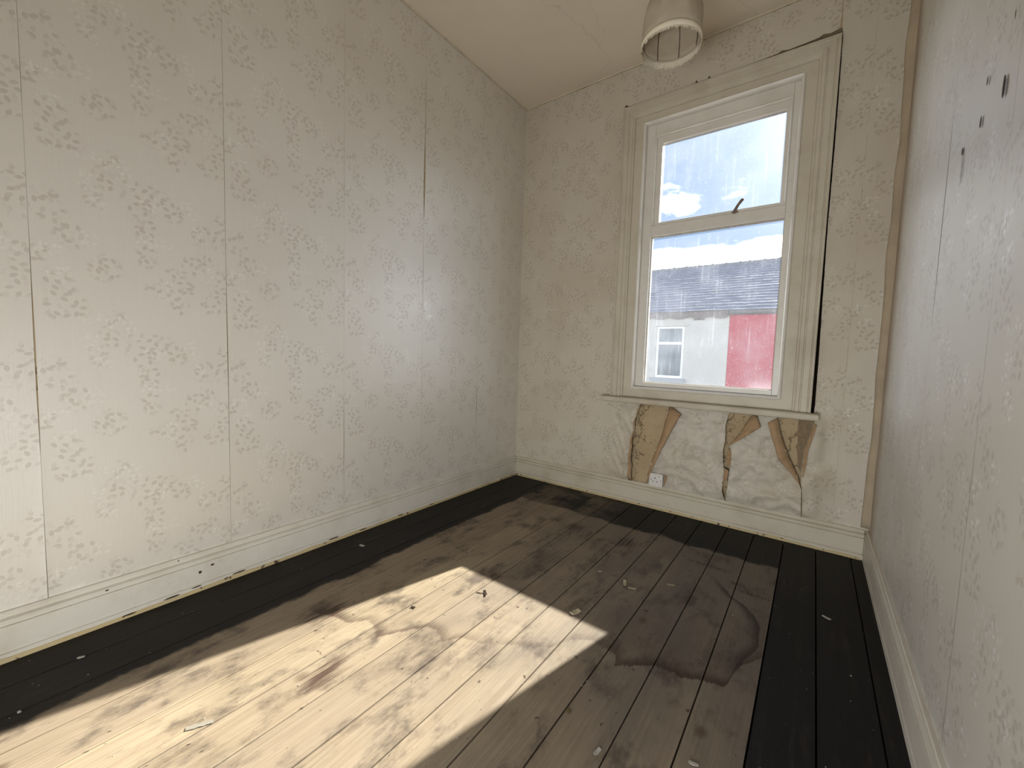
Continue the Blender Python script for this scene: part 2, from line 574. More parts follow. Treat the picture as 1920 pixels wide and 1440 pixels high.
    inx = N.m('MULTIPLY', N.ss(x, 0.45, 0.52), N.m('SUBTRACT', 1.0, N.ss(x, 1.87, 1.90)))
    inten = N.curve(N.m('DIVIDE', N.m('SUBTRACT', x, 0.40), 1.6, clamp=True),
                    [(0, 0.75), (0.13, 0.8), (0.19, 0.45), (0.27, 0.75), (0.37, 0.6), (0.42, 0.30), (0.58, 0.30), (0.66, 0.5), (0.72, 0.95), (0.88, 1.0), (0.93, 0.6), (1, 0.4)])
    edge = N.m('MULTIPLY', N.m('MULTIPLY', edge, inx), inten)
    c = N.mix(N.m('MULTIPLY', edge, 0.85), c, srgb(74, 46, 34))
    tint = N.m('MULTIPLY', N.m('MULTIPLY', N.ss(dd, 0.0, 0.01), N.m('SUBTRACT', 1.0, N.ss(dd, 0.05, 0.55))), N.ss(x, 1.35, 1.5))
    c = N.mix(N.m('MULTIPLY', tint, 0.34), c, srgb(92, 74, 62))
    # second ring closing on the right
    ry = N.m('MULTIPLY', y, -1.0)
    gx2 = N.curve(N.m('DIVIDE', N.m('SUBTRACT', ry, 0.60), 0.8, clamp=True), [((a - 0.60) / 0.8, b - 1.2) for a, b in RING])
    d2 = N.m('SUBTRACT', N.m('ADD', gx2, 1.2), x)
    d2 = N.m('ADD', d2, N.m('MULTIPLY', N.m('SUBTRACT', soft, 0.5), 0.05))
    e2 = N.m('MULTIPLY', N.ss(d2, -0.003, 0.004), N.m('SUBTRACT', 1.0, N.ss(d2, 0.004, 0.05)))
    e2 = N.m('MULTIPLY', e2, N.m('MULTIPLY', N.ss(ry, 0.66, 0.80), N.m('SUBTRACT', 1.0, N.ss(ry, 1.20, 1.35))))
    c = N.mix(N.m('MULTIPLY', e2, 0.75), c, srgb(58, 40, 34))

    c = N.mix(1.0, c, (0.53, 0.53, 0.545, 1), 'MULTIPLY')
    # single dark stains (cx, cy, rx, ry, strength, colour)
    gbrk = N.m('ADD', N.m('MULTIPLY', N.ss(grain, 0.38, 0.58), 0.65), 0.35)
    for (cx, cy, rx_, ry_, k, colr) in [(0.815, -2.09, 0.060, 0.085, 0.95, srgb(62, 42, 34)), (0.53, -1.95, 0.07, 0.10, 0.9, srgb(58, 38, 28)),
                                        (1.222, -0.615, 0.07, 0.075, 0.9, srgb(40, 26, 24)), (0.976, -1.07, 0.08, 0.17, 0.6, srgb(74, 62, 58)),
                                        (1.097, -1.72, 0.022, 0.04, 0.7, srgb(92, 76, 70)), (1.157, -1.705, 0.025, 0.045, 0.6, srgb(100, 84, 78)),
                                        (0.62, -0.27, 0.11, 0.10, 0.9, srgb(30, 24, 20)), (1.80, -0.745, 0.075, 0.016, 0.8, srgb(48, 34, 28)),
                                        (1.62, -0.60, 0.10, 0.02, 0.7, srgb(48, 34, 28)), (1.36, -1.28, 0.05, 0.10, 0.4, srgb(110, 96, 84)),
                                        (0.90, -0.62, 0.09, 0.10, 0.45, srgb(56, 46, 38))]:
        l = N.v('LENGTH', N.v('MULTIPLY_ADD', pos, (1 / rx_, 1 / ry_, 0), (-cx / rx_, -cy / ry_, 0)))
        l = N.m('ADD', l, N.m('ADD', N.m('MULTIPLY', N.m('SUBTRACT', teeth, 0.5), 2.6), N.m('MULTIPLY', N.m('SUBTRACT', soft, 0.5), 2.0)))
        c = N.mix(N.m('MULTIPLY', N.m('MULTIPLY', N.m('SUBTRACT', 1.0, N.ss(l, 0.15, 1.15)), gbrk), k), c, colr)

    # black painted border left around an old carpet, along the three walls
    bn = N.noise(N.comb(N.m('MULTIPLY', x, 1.0), N.m('MULTIPLY', y, 0.55), 7.0), 9.0, 5, 0.65)
    bo = N.m('MULTIPLY', N.m('SUBTRACT', bn, 0.5), 0.10)
    bl = N.m('SUBTRACT', 1.0, N.ss(N.m('ADD', x, bo), 0.352, 0.378))
    bn2 = N.noise(N.comb(x, y, 3.0), 5.0, 5, 0.6)
    bb_ = N.ss(N.m('ADD', y, N.m('MULTIPLY', N.m('SUBTRACT', bn2, 0.5), 0.16)), -0.435, -0.405)
    worn = N.m('MULTIPLY', N.m('SUBTRACT', 1.0, N.ss(x, 0.75, 1.15)), N.ss(bn2, 0.40, 0.58))
    bb_ = N.m('MULTIPLY', bb_, N.m('SUBTRACT', 1.0, N.m('MULTIPLY', worn, 0.5)))
    br = N.ss(x, 1.882, 1.886)
    blk = N.m('MAXIMUM', bl, N.m('MAXIMUM', bb_, br))
    wr = N.noise(N.comb(N.m('MULTIPLY', x, 30.0), N.m('MULTIPLY', y, 3.0), 1.0), 1.0, 5, 0.7)
    bcol = N.mix(N.ss(wr, 0.5, 0.85), srgb(19, 18, 18), srgb(46, 42, 38))
    c = N.mix(N.m('MULTIPLY', blk, 0.97), c, bcol)
    rough = N.m('SUBTRACT', 0.68, N.m('MULTIPLY', blk, 0.10))
    hh = N.m('ADD', N.m('MULTIPLY', gm, 0.6), N.m('MULTIPLY', wr, 0.3))
    N.out(N.bsdf(c, rough, N.m('SUBTRACT', 0.30, N.m('MULTIPLY', blk, 0.12)), N.bump(hh, 0.35, 0.0016)))
    return m


floor_m = floor_mat()
dark_void = plain('dark_subfloor', srgb(20, 16, 13), 0.95, 0.1, 0.1, 8, 0.0)


def glass_mat(name, dirt=0.18):
    """window pane: clear, faintly reflective, filmed with dust and dried runs that scatter the sun"""
    m, N = new_mat(name)
    pos = N.n('ShaderNodeNewGeometry').outputs['Position']
    n1 = N.noise(pos, 5, 2, 0.6)
    sp = N.noise(pos, 190, 2, 0.6)
    runs = N.noise(N.v('MULTIPLY', pos, (60, 1, 2.5)), 1.0, 1, 0.6)
    k = N.m('ADD', dirt * 0.55, N.m('MULTIPLY', N.ss(n1, 0.35, 0.8), dirt * 0.6))
    k = N.m('ADD', k, N.m('MULTIPLY', N.ss(sp, 0.66, 0.73), 0.75))
    k = N.m('ADD', k, N.m('MULTIPLY', N.m('MULTIPLY', N.ss(runs, 0.52, 0.75), N.ss(n1, 0.40, 0.60)), 0.14), clamp=True)
    tr = N.n('ShaderNodeBsdfTransparent')
    tr.inputs[0].default_value = (0.97, 0.985, 0.98, 1)
    tl = N.n('ShaderNodeBsdfTranslucent')
    tl.inputs[0].default_value = (0.215, 0.23, 0.255, 1)
    mx = N.n('ShaderNodeMixShader')
    N.put(mx.inputs[0], k)
    N.t.links.new(tr.outputs[0], mx.inputs[1])
    N.t.links.new(tl.outputs[0], mx.inputs[2])
    gl = N.n('ShaderNodeBsdfGlossy')
    gl.inputs['Roughness'].default_value = 0.12
    mx2 = N.n('ShaderNodeMixShader')
    mx2.inputs[0].default_value = 0.012
    N.t.links.new(mx.outputs[0], mx2.inputs[1])
    N.t.links.new(gl.outputs[0], mx2.inputs[2])
    N.out(mx2.outputs[0])
    return m


glass = glass_mat('dirty_glass', 0.15)

# ------------------------------------------------------------------ floor: boards as parts
floor = tag(box('floor', -0.05, W + 0.05, REAR - 1.3, 0.02, -0.12, -0.03, dark_void), 'bare wooden floorboards with a black painted border and water marks', 'floor', kind='structure')
base_me = None
JOINTS = [0.0, 0.166, 0.311, 0.455, 0.602, 0.747, 0.884, 1.027, 1.175, 1.314, 1.460, 1.604, 1.743, 1.885, 2.029, 2.172, W]
for i in range(len(JOINTS) - 1):
    a, b = JOINTS[i], JOINTS[i + 1]
    gap = (0.0026 if i < 5 else 0.0042) if i not in (7, 9, 13) else 0.006
    if base_me is None:
        m = MB()
        w = 0.5
        m.box(-w, w, -w, w, -1.0, 0.0)
        o = m.build('floorboard', floor_m, floor, bevel=0.0)
        base_me = o.data
    else:
        o = bpy.data.objects.new('floorboard', base_me)
        COL.objects.link(o)
        o.parent = floor
    o.location = ((a + b) / 2, (REAR) / 2 - 0.001, random.uniform(-0.0012, 0.0))
    o.scale = (b - a - gap, -(REAR) - 0.004, 0.026)
    o.rotation_euler = (0, math.radians(random.uniform(-0.25, 0.25)), 0)

# ------------------------------------------------------------------ walls
wall_left = tag(box('wall_left', -0.12, 0.0, REAR - 0.1, 0.0, -0.1, H + 0.1, plaster), 'left wall papered with a faded floral leaf pattern', 'wall', kind='structure')
wall_right = tag(box('wall_right', W, W + 0.12, REAR - 0.1, 0.0, -0.1, H + 0.1, plaster), 'right wall with shiny streaked floral wallpaper', 'wall', kind='structure')
ceiling = tag(box('ceiling', -0.12, W + 0.12, REAR - 1.3, 0.16, H, H + 0.12, ceil_mat), 'stained off-white painted ceiling', 'ceiling', kind='structure')
# window wall with an opening
OX0, OX1, OZ0, OZ1 = 0.806, 1.976, 0.700, 2.700
m = MB()
TH = 0.17
for (a, b, c0, c1) in [(-0.12, OX0, -0.1, H + 0.1), (OX1, W + 0.12, -0.1, H + 0.1), (OX0, OX1, -0.1, OZ0), (OX0, OX1, OZ1, H + 0.1)]:
    m.box(a, b, 0.0, TH, c0, c1)
wall_back = tag(m.build('wall_back', plaster), 'window wall with peeling floral wallpaper and bare plaster patches', 'wall', kind='structure')
emul = plain('plain_emulsion', srgb(216, 210, 200), 0.8)
m = MB()
for (a, b, c0, c1) in [(0, 1.24, 0, H), (2.06, W, 0, H), (1.24, 2.06, 2.03, H)]:    # unseen doorway behind the camera, added to hold the fill lamp
    m.box(a, b, REAR - 0.1, REAR, c0, c1)
wall_front = tag(m.build('wall_front', emul), 'plain wall behind the viewer with an added, unseen doorway', 'wall', kind='structure')
m = MB()
m.box(0, W, REAR - 1.3, REAR - 1.2, -0.03, H)
m.box(0.5, 0.6, REAR - 1.2, REAR - 0.1, -0.03, H)
m.box(W, W + 0.1, REAR - 1.3, REAR - 0.1, -0.03, H)
wall_landing = tag(m.build('wall_landing', emul), 'plain unseen landing walls beyond the added doorway', 'wall', kind='structure')


def densify(pts, step=0.03):
    out = []
    n = len(pts)
    for i in range(n):
        a, b = Vector(pts[i]), Vector(pts[(i + 1) % n])
        k = max(1, int((b - a).length / step))
        for j in range(k):
            out.append(a.lerp(b, j / k))
    return out


def sheet(name, outline, to3d, u0, mat, parent, step, jitter=0.0006, dstep=0.03, normal=None):
    """paper sheet cut to an outline in wall coordinates (h,z), triangulated with inner points so it can wrinkle"""
    pl = densify(outline, dstep)
    pl = [Vector((p.x + random.uniform(-jitter, jitter), p.y)) for p in pl]
    n = len(pl)
    x0, x1 = min(p.x for p in pl), max(p.x for p in pl)
    z0, z1 = min(p.y for p in pl), max(p.y for p in pl)
    sx, sz = step
    pts = list(pl)
    def inside(q):
        c = False
        j = n - 1
        for i in range(n):
            a, b = pl[i], pl[j]
            if (a.y > q.y) != (b.y > q.y) and q.x < (b.x - a.x) * (q.y - a.y) / (b.y - a.y) + a.x:
                c = not c
            j = i
        return c
    xx = x0 + sx * 0.5
    while xx < x1:
        zz = z0 + sz * 0.5
        while zz < z1:
            q = Vector((xx + random.uniform(-.15, .15) * sx, zz + random.uniform(-.15, .15) * sz))
            if inside(q):
                pts.append(q)
            zz += sz
        xx += sx
    vs, es, fs, *_ = delaunay_2d_cdt(pts, [(i, (i + 1) % n) for i in range(n)], [list(range(n))], 1, 1e-5)
    V3 = [to3d(p.x, p.y) for p in vs]
    F = [tuple(f) for f in fs]
    if normal is not None:
        F2 = []
        for f in F:
            a, b, c = (Vector(V3[i]) for i in f[:3])
            F2.append(f if (b - a).cross(c - a).dot(normal) > 0 else f[::-1])
        F = F2
    o = mesh_obj(name, V3, F, mat, parent, True, [(p.x - u0, p.y) for p in vs])
    at = o.data.attributes.new('print_zone', 'FLOAT_VECTOR', 'POINT')
    at.data.foreach_set('vector', [c for p in vs for c in zone(p.x - u0, p.y)])
    return o


def lens(z, z0, z1, w):
    if z <= z0 or z >= z1:
        return 0.0
    return w * math.sin(math.pi * (z - z0) / (z1 - z0)) ** 0.8


# left wall strips: h = y (rightwards), seams every 0.52 m
def left_gap(seam, z):
    g = 0.0001 + 0.0006 * (noise.noise((seam * 7, z * 2.3, 0)) + 0.5)
    if abs(seam + 1.03) < 0.02: g += lens(z, 1.80, 2.26, 0.006) + lens(z, 1.2, 1.8, 0.0006)
    if abs(seam + 2.59) < 0.02: g += lens(z, 0.62, 1.18, 0.0014)
    if abs(seam + 2.07) < 0.02: g += lens(z, 0.80, 1.22, 0.0010)
    if abs(seam + 1.55) < 0.02: g += lens(z, 0.3, 0.75, 0.0008)
    if abs(seam + 0.51) < 0.02: g += lens(z, 0.45, 0.80, 0.0016)
    return max(g, 0.0002)


ZT = H - 0.014
zs = [BB - 0.004 + i * (ZT - BB + 0.004) / 70 for i in range(71)]
seams = [0.0 - 0.002, -0.510, -1.030, -1.550, -2.070, -2.590, -3.110, REAR + 0.002]
for i in range(len(seams) - 1):
    hi, lo = seams[i], seams[i + 1]
    rightedge = [(hi - (left_gap(hi, z) if i > 0 else 0), z) for z in zs]
    leftedge = [(lo + (left_gap(lo, z) if i < len(seams) - 2 else 0), z) for z in zs]
    u0 = lo if i else hi - 0.52

    def to3(h, z, hi=hi, lo=lo):
        e = min(hi - h, h - lo)
        lift = 0.0012 + 0.0028 * math.exp(-max(e, 0) / 0.012) * max(0, noise.noise((round((h + 0.26) / 0.52) * 5.1, z * 1.9, 3)) + 0.15)
        return (lift + 0.0025 * (noise.noise((h * 2.2, z * 2.2, 0)) * 0.5 + 0.5), h, z)
    sheet('wallpaper_strip', leftedge + rightedge[::-1], to3, u0, paper_left, wall_left, (0.017, 0.017), 0.0, 1.0, Vector((1, 0, 0)))

# right wall strips: h = -y
seams = [0.002, 0.43, 0.95, 1.47, 1.99, 2.51, 3.03, -REAR - 0.002]
for i in range(len(seams) - 1):
    lo, hi = seams[i], seams[i + 1]
    def rg(seam, z):
        return 0.0004 + 0.0005 * (noise.noise((seam * 3, z * 2, 1)) + 0.6) + (lens(z, 1.1, 1.75, 0.0022) if abs(seam - .95) < .01 else 0)
    le = [(lo + rg(lo, z), z) for z in zs]
    he = [(hi - rg(hi, z), z) for z in zs]

    def to3r(h, z):
        return (W - 0.0012 - 0.003 * (noise.noise((h * 2.5, z * 1.5, 5)) * 0.5 + 0.5) - 0.010 * math.exp(-h / 0.03) * (0.5 + 0.5 * noise.noise((0, z * 3, 2))), -h, z)
    sheet('wallpaper_strip', le + he[::-1], to3r, lo if i else hi - 0.52, paper_right, wall_right, (0.02, 0.02), 0.0, 1.0, Vector((-1, 0, 0)))

# --- window wall paper ----------------------------------------------------
TEAR1_L = [(1.006, BB - .004), (1.002, 0.34), (1.000, 0.464), (1.016, 0.599), (1.046, 0.70)]          # left lip of the first tear
TEAR1_R = [(1.106, BB - .004), (1.108, 0.206), (1.149, 0.365), (1.198, 0.522), (1.224, 0.70)]         # hinge of the big flap
TEAR2_L = [(1.577, BB - .004), (1.572, 0.19), (1.562, 0.226), (1.560, 0.266), (1.566, 0.318), (1.560, 0.367), (1.554, 0.466), (1.559, 0.497), (1.558, 0.616), (1.570, 0.70)]
TEAR2_R = [(1.581, BB - .004), (1.585, 0.176), (1.590, 0.272), (1.593, 0.333), (1.597, 0.384), (1.600, 0.434), (1.590, 0.487), (1.585, 0.498), (1.640, 0.587), (1.669, 0.654), (1.690, 0.70)]
TEAR3_L = [(1.951, BB - .004), (1.952, 0.176), (1.945, 0.312), (1.936, 0.337), (1.926, 0.376), (1.869, 0.499), (1.832, 0.605), (1.812, 0.70)]
TEAR3_R = [(1.954, BB - .004), (1.957, 0.177), (1.948, 0.312), (1.940, 0.342), (1.943, 0.416), (1.947, 0.521), (1.976, 0.678), (1.980, 0.70)]
TEARPTS = [Vector(p) for L in (TEAR1_L, TEAR1_R, TEAR2_L, TEAR2_R, TEAR3_L, TEAR3_R) for p in densify(L + L[::-1], 0.03)]


def sstep(a, b, x):
    t = min(1, max(0, (x - a) / (b - a)))
    return t * t * (3 - 2 * t)


def disp(x, z):
    d = 0.0014 + 0.002 * (noise.noise((x * 2.4, 0.3, z * 2.0)) * 0.5 + 0.5)
    wz = (1 - sstep(0.62, 0.74, z)) * sstep(0.72, 0.95, x) * (1 - sstep(1.98, 2.10, x))
    if wz > 0:
        n1 = noise.noise((x * 8.5, 1.0, z * 7.0))
        rid = (1 - abs(noise.noise((x * 7 + 3, 4.0, z * 10)))) ** 4
        rid2 = (1 - abs(noise.noise((x * 15 + z * 6, 9.0, z * 17 - x * 5)))) ** 5
        w = 0.008 + 0.018 * n1 + 0.018 * rid + 0.011 * rid2
        d += wz * max(0, w)
        ar = math.exp(-((z - (0.586 + ((x - 1.43) / 0.13) ** 2 * 0.04)) / 0.010) ** 2) * sstep(1.24, 1.32, x) * (1 - sstep(1.52, 1.58, x))
        d += 0.012 * ar
        fold = sstep(0.82, 0.90, x) * (1 - sstep(1.0, 1.02, x)) * sstep(0.16, 0.28, z) * (1 - sstep(0.55, 0.68, z))
        d += fold * 0.010 * (0.5 + 0.5 * math.sin((x + 0.42 * z) * 2 * math.pi / 0.047))
        q = Vector((x, z))
        dist = min((q - t).length for t in TEARPTS)
        d += wz * 0.016 * math.exp(-dist / 0.03)
        d *= sstep(BB - 0.03, BB + 0.05, z) * 0.75 + 0.25
    fr = sstep(1.95, 1.962, x) * (1 - sstep(1.965, 2.0, x)) * sstep(0.7, 0.8, z) * (1 - sstep(2.5, 2.66, z))
    d += 0.006 * fr * (0.6 + noise.noise((3, 0, z * 2.5)))
    c = math.exp(-(W - x) / 0.02)
    d += 0.010 * c * (0.6 + 0.5 * noise.noise((0, 1, z * 3)))
    return d


def to_back(x, z):
    return (x, -disp(x, z), z)


NB = Vector((0, -1, 0))
g = 0.0003
sheet('wallpaper_strip', [(0.002, BB - .004), (0.53 - g, BB - .004), (0.53 - g, ZT), (0.002, ZT)], to_back, 0.01, paper_back, wall_back, (0.018, 0.018), 0.0004, 0.05, NB)
sheet('wallpaper_strip', [(0.53 + g, BB - .004)] + TEAR1_L + [(0.812, 0.70), (0.808, 0.76), (0.811, 1.0), (0.815, 1.3), (0.8145, 2.0), (0.814, 2.672), (0.825, 2.690), (0.85, 2.673), (1.05 - g, 2.674), (1.05 - g, ZT), (0.53 + g, ZT)],
      to_back, 0.53, paper_back, wall_back, (0.014, 0.018), 0.0006, 0.02, NB)
sheet('wallpaper_strip', [(1.05 + g, 2.674), (1.20, 2.672), (1.26, 2.676), (1.265, 2.694), (1.275, 2.676), (1.33, 2.675), (1.338, 2.692), (1.348, 2.674), (1.57 - g, 2.676), (1.57 - g, ZT), (1.05 + g, ZT)], to_back, 1.05, paper_back, wall_back, (0.02, 0.02), 0.001, 0.02, NB)
sheet('wallpaper_strip', [(1.57 + g, 2.676), (1.68, 2.680), (1.70, 2.690), (1.73, 2.680), (1.80, 2.684), (1.86, 2.688), (1.88, 2.698), (1.91, 2.690), (1.945, 2.698), (1.9485, 2.75), (1.950, ZT), (1.57 + g, ZT)], to_back, 1.57, paper_back, wall_back, (0.02, 0.02), 0.001, 0.02, NB)
sheet('wallpaper_strip', TEAR1_R + TEAR2_L[::-1], to_back, 1.05, paper_faded, wall_back, (0.013, 0.013), 0.0008, 0.012, NB)
sheet('wallpaper_strip', TEAR2_R + TEAR3_L[::-1], to_back, 1.57, paper_faded, wall_back, (0.013, 0.013), 0.0008, 0.012, NB)
RG = [(1.970, 0.70), (1.974, 0.78), (1.973, 1.0), (1.969, 1.3), (1.964, 1.7), (1.965, 2.1), (1.963, 2.5), (1.961, 2.668), (1.9555, 2.70), (1.952, 2.80), (1.953, ZT)]
sheet('wallpaper_strip', TEAR3_R + RG + [(2.09 - g, ZT), (2.09 - g, BB - .004)], to_back, 1.57, paper_back, wall_back, (0.018, 0.025), 0.0006, 0.02, NB)
sheet('wallpaper_strip', [(2.09 + g, BB - .004), (W - .003, BB - .004), (W - .003, ZT), (2.09 + g, ZT)], to_back, 2.09, paper_back, wall_back, (0.02, 0.02), 0.0008, 0.03, NB)


vs, fs = [], []
for i in range(81):
    z = BB + 0.01 + (H - 0.03 - BB) * i / 80
    k1, k2 = noise.noise((1, 0, z * 2.2)), noise.noise((4, 0, z * 5))
    xl = W - 0.034 + 0.009 * k1 + 0.004 * k2
    for (x, y) in ((xl, -0.006), (xl + 0.002, -0.014 - 0.003 * k2), (xl + 0.016, -0.019 - 0.004 * k1), (W - 0.010, -0.022 - 0.004 * k2), (W - 0.004, -0.034 - 0.006 * k1)):
        vs.append((x, y, z))
for i in range(80):
    for j in range(4):
        fs.append((i * 5 + j, i * 5 + j + 1, (i + 1) * 5 + j + 1, (i + 1) * 5 + j))
o = mesh_obj('corner_fold', vs, fs, plain('paper_damp_stained', srgb(188, 171, 146), 0.7, 0.3, 0.22, 5, 0.2), wall_back, True)
o.modifiers.new('thickness', 'SOLIDIFY').thickness = 0.0008
o['label'] = 'brown stained fold of paper in the corner'


def resample(pts, n):
    P = [Vector(p) for p in pts]
    L = [0]
    for a, b in zip(P, P[1:]):
        L.append(L[-1] + (b - a).length)
    out = []
    for i in range(n):
        s = L[-1] * i / (n - 1)
        for k in range(len(P) - 1):
            if s <= L[k + 1] + 1e-9:
                out.append(P[k].lerp(P[k + 1], (s - L[k]) / max(1e-9, L[k + 1] - L[k])))
                break
    return out


def flap(hinge, free, height, label=None, n=22, m=9, droop=0.75):
    A, B = resample(hinge, n), resample(free, n)
    vs, fs = [], []
    for i in range(n):
        wdt = (B[i] - A[i]).length
        for j in range(m):
            t = j / (m - 1)
            q = A[i].lerp(B[i], t)
            hgt = min(height, wdt * 0.55)
            oz = hgt * (math.sin(min(1.0, t * 1.35) * math.pi / 2) - (1 - droop) * max(0, t - 0.6) / 0.4)
            oz += 0.0016 * noise.noise((q.x * 30, q.y * 22, 2))
            y = -(disp(A[i].x, A[i].y) * (1 - t) + max(disp(A[i].x, A[i].y), disp(q.x, q.y)) * t) - oz
            vs.append((q.x, y, q.y))
    for i in range(n - 1):
        for j in range(m - 1):
            fs.append((i * m + j, i * m + j + 1, (i + 1) * m + j + 1, (i + 1) * m + j))
    o = mesh_obj('wallpaper_flap', vs, fs, backing, wall_back, True)
    md = o.modifiers.new('thickness', 'SOLIDIFY')
    md.thickness = 0.0006
    o['label'] = label or 'brown paper backing of a curled flap'
    return o


flap([(1.224, 0.694), (1.198, 0.522), (1.149, 0.365), (1.108, 0.206), (1.106, 0.160)],
     [(1.306, 0.649), (1.294, 0.624), (1.195, 0.398), (1.140, 0.258), (1.110, 0.160)], 0.030)
flap([(1.226, 0.694), (1.236, 0.692), (1.250, 0.690)], [(1.294, 0.638), (1.300, 0.645), (1.306, 0.650)], 0.034)
flap([(1.046, 0.690), (1.016, 0.599), (1.000, 0.464), (1.002, 0.340), (1.005, 0.158)],
     [(1.034, 0.690), (1.001, 0.560), (0.988, 0.430), (0.984, 0.300), (0.981, 0.158)], 0.012)
flap([(1.690, 0.694), (1.669, 0.654), (1.640, 0.587), (1.585, 0.498)],
     [(1.716, 0.686), (1.738, 0.629), (1.662, 0.561), (1.588, 0.498)], 0.026)
flap([(1.813, 0.690), (1.832, 0.605), (1.869, 0.499), (1.926, 0.376), (1.936, 0.337)],
     [(1.768, 0.655), (1.802, 0.548), (1.834, 0.456), (1.891, 0.393), (1.934, 0.337)], 0.024)
flap([(1.943, 0.380), (1.944, 0.440), (1.947, 0.521), (1.976, 0.678)],
     [(1.950, 0.380), (1.958, 0.450), (1.962, 0.530), (1.990, 0.670)], 0.008)
# loose scraps still stuck along the middle tear
flap([(1.563, 0.270), (1.567, 0.318), (1.562, 0.36)], [(1.585, 0.285), (1.590, 0.325), (1.587, 0.35)], 0.006)
flap([(1.598, 0.384), (1.600, 0.434), (1.594, 0.480)], [(1.580, 0.390), (1.577, 0.434), (1.580, 0.475)], 0.008)
# layer of rough older plaster in the right tear
m = MB()
pts = [(1.907, 0.69), (1.907, 0.606), (1.912, 0.561), (1.904, 0.537), (1.913, 0.507), (1.92, 0.43), (1.934, 0.40), (1.942, 0.52), (1.96, 0.60), (1.974, 0.69)]
m.extrude(pts, 0.0, -0.004, lambda p, t: (p[0], t, p[1]))
tag(m.build('plaster_skim', plain('plaster_grey', srgb(150, 130, 104), 0.95, 0.1, 0.25, 60, 0.8), wall_back), 'rough grey-brown plaster layer')

# ------------------------------------------------------------------ skirting boards
PROF = [(0, 0), (T, 0), (T, 0.027), (T - .006, 0.0285), (T - .006, 0.0325), (T - .001, 0.035), (T - .001, 0.112), (T - .008, 0.1135),
        (T - .008, 0.1175), (T - .001, 0.121), (T - .001, 0.132), (T - .008, 0.1345), (T - .013, 0.137), (T - .013, 0.141), (T - .007, 0.144), (T - .007, 0.154), (T - .010, BB), (0, BB)]


def skirting(name, a, b, fa, mat, label):
    n = 14
    mm = MB()
    for i in range(1):
        mm.extrude(PROF, a, b, fa)
    return tag(mm.build(name, mat), label, 'baseboard', kind='structure')


bl = skirting('baseboard_left', REAR, -0.0005, lambda p, t: (p[0], t if t < -0.1 else t - 0.0, p[1]), trim_cream, 'long cream painted skirting board under the left wall')
bbk = skirting('baseboard_back', T, W - T, lambda p, t: (t, -p[0], p[1]), trim_back, 'cream painted skirting board below the window')
brt = skirting('baseboard_right', REAR, -0.0005, lambda p, t: (W - p[0], t, p[1]), trim_cream, 'cream painted skirting board along the right wall')


def shoe(a, b, fa, parent):
    """ragged worn foot of the skirting where the paint has gone"""
    n = 60
    vs, fs = [], []
    for i in range(n + 1):
        t = a + (b - a) * i / n
        h = 0.013 + 0.006 * noise.noise((t * 9, 0, 0)) + 0.004 * noise.noise((t * 31, 5, 0))
        for p in ((T - 0.0005, 0.0), (T + 0.0035, 0.0), (T + 0.003, max(0.003, h)), (T - 0.0005, max(0.004, h + 0.001))):
            vs.append(fa(p, t))
    for i in range(n):
        for q in range(4):
            fs.append((i * 4 + q, i * 4 + (q + 1) % 4, (i + 1) * 4 + (q + 1) % 4, (i + 1) * 4 + q))
    fs += [(3, 2, 1, 0), tuple(n * 4 + q for q in range(4))]
    mm = MB()
    mm.add(vs, fs)
    tag(mm.build('foot_strip', shoe_mat, parent), 'bare yellowed wood strip')


shoe(REAR, -0.03, lambda p, t: (p[0], t, p[1]), bl)
shoe(0.03, W - 0.03, lambda p, t: (t, -p[0], p[1]), bbk)

chip_dark = plain('bare_old_wood', srgb(70, 56, 44), 0.9, 0.1, 0.2, 60)
for (yy, zz, w_, h_) in [(-2.187, 0.078, 0.012, 0.013), (-2.145, 0.093, 0.014, 0.009), (-2.456, 0.126, 0.010, 0.005), (-2.28, 0.018, 0.05, 0.006), (-2.20, 0.024, 0.035, 0.005),
                         (-2.05, 0.022, 0.05, 0.005), (-1.62, 0.020, 0.06, 0.006), (-2.40, 0.012, 0.04, 0.005), (-1.45, 0.012, 0.05, 0.006), (-1.2, 0.016, 0.05, 0.005), (-0.95, 0.012, 0.04, 0.005)]:
    n = 11
    xx = T - 0.0005 if zz > 0.03 else T + 0.0040
    vs = [(xx, yy + math.cos(q / n * 6.283) * w_ * 0.5 * (1 + 0.6 * noise.noise((yy * 10, zz * 10, q * 2.7))), zz + math.sin(q / n * 6.283) * h_ * 0.5 * (1 + 0.6 * noise.noise((yy * 7, zz * 9, q * 2.1)))) for q in range(n)]
    vs.append((xx + 0.0002, yy, zz))
    mesh_obj('paint_chip', vs, [(q, (q + 1) % n, n) for q in range(n)], chip_dark, bl)['label'] = 'dark chip in the paint'
# thin paper border where walls meet the ceiling
lip_mat = plain('lip_paper', srgb(222, 210, 188), 0.8)
def cove(name, a, b, fa, label):
    n = 40
    vs, fs = [], []
    for i in range(n + 1):
        t = a + (b - a) * i / n
        h = 0.0095 + 0.004 * noise.noise((t * 5, 2, 0)) + 0.002 * noise.noise((t * 23, 2, 0))
        dp = 0.007 + 0.0035 * noise.noise((t * 7, 9, 0))
        for p in ((0.0, H - 0.001), (dp, H - 0.001), (dp, H - h), (0.0, H - h)):
            vs.append(fa(p, t))
    for i in range(n):
        for q in range(4):
            fs.append((i * 4 + q, i * 4 + (q + 1) % 4, (i + 1) * 4 + (q + 1) % 4, (i + 1) * 4 + q))
    mm = MB()
    mm.add(vs, fs)
    tag(mm.build(name, lip_mat), label, 'trim', kind='structure')


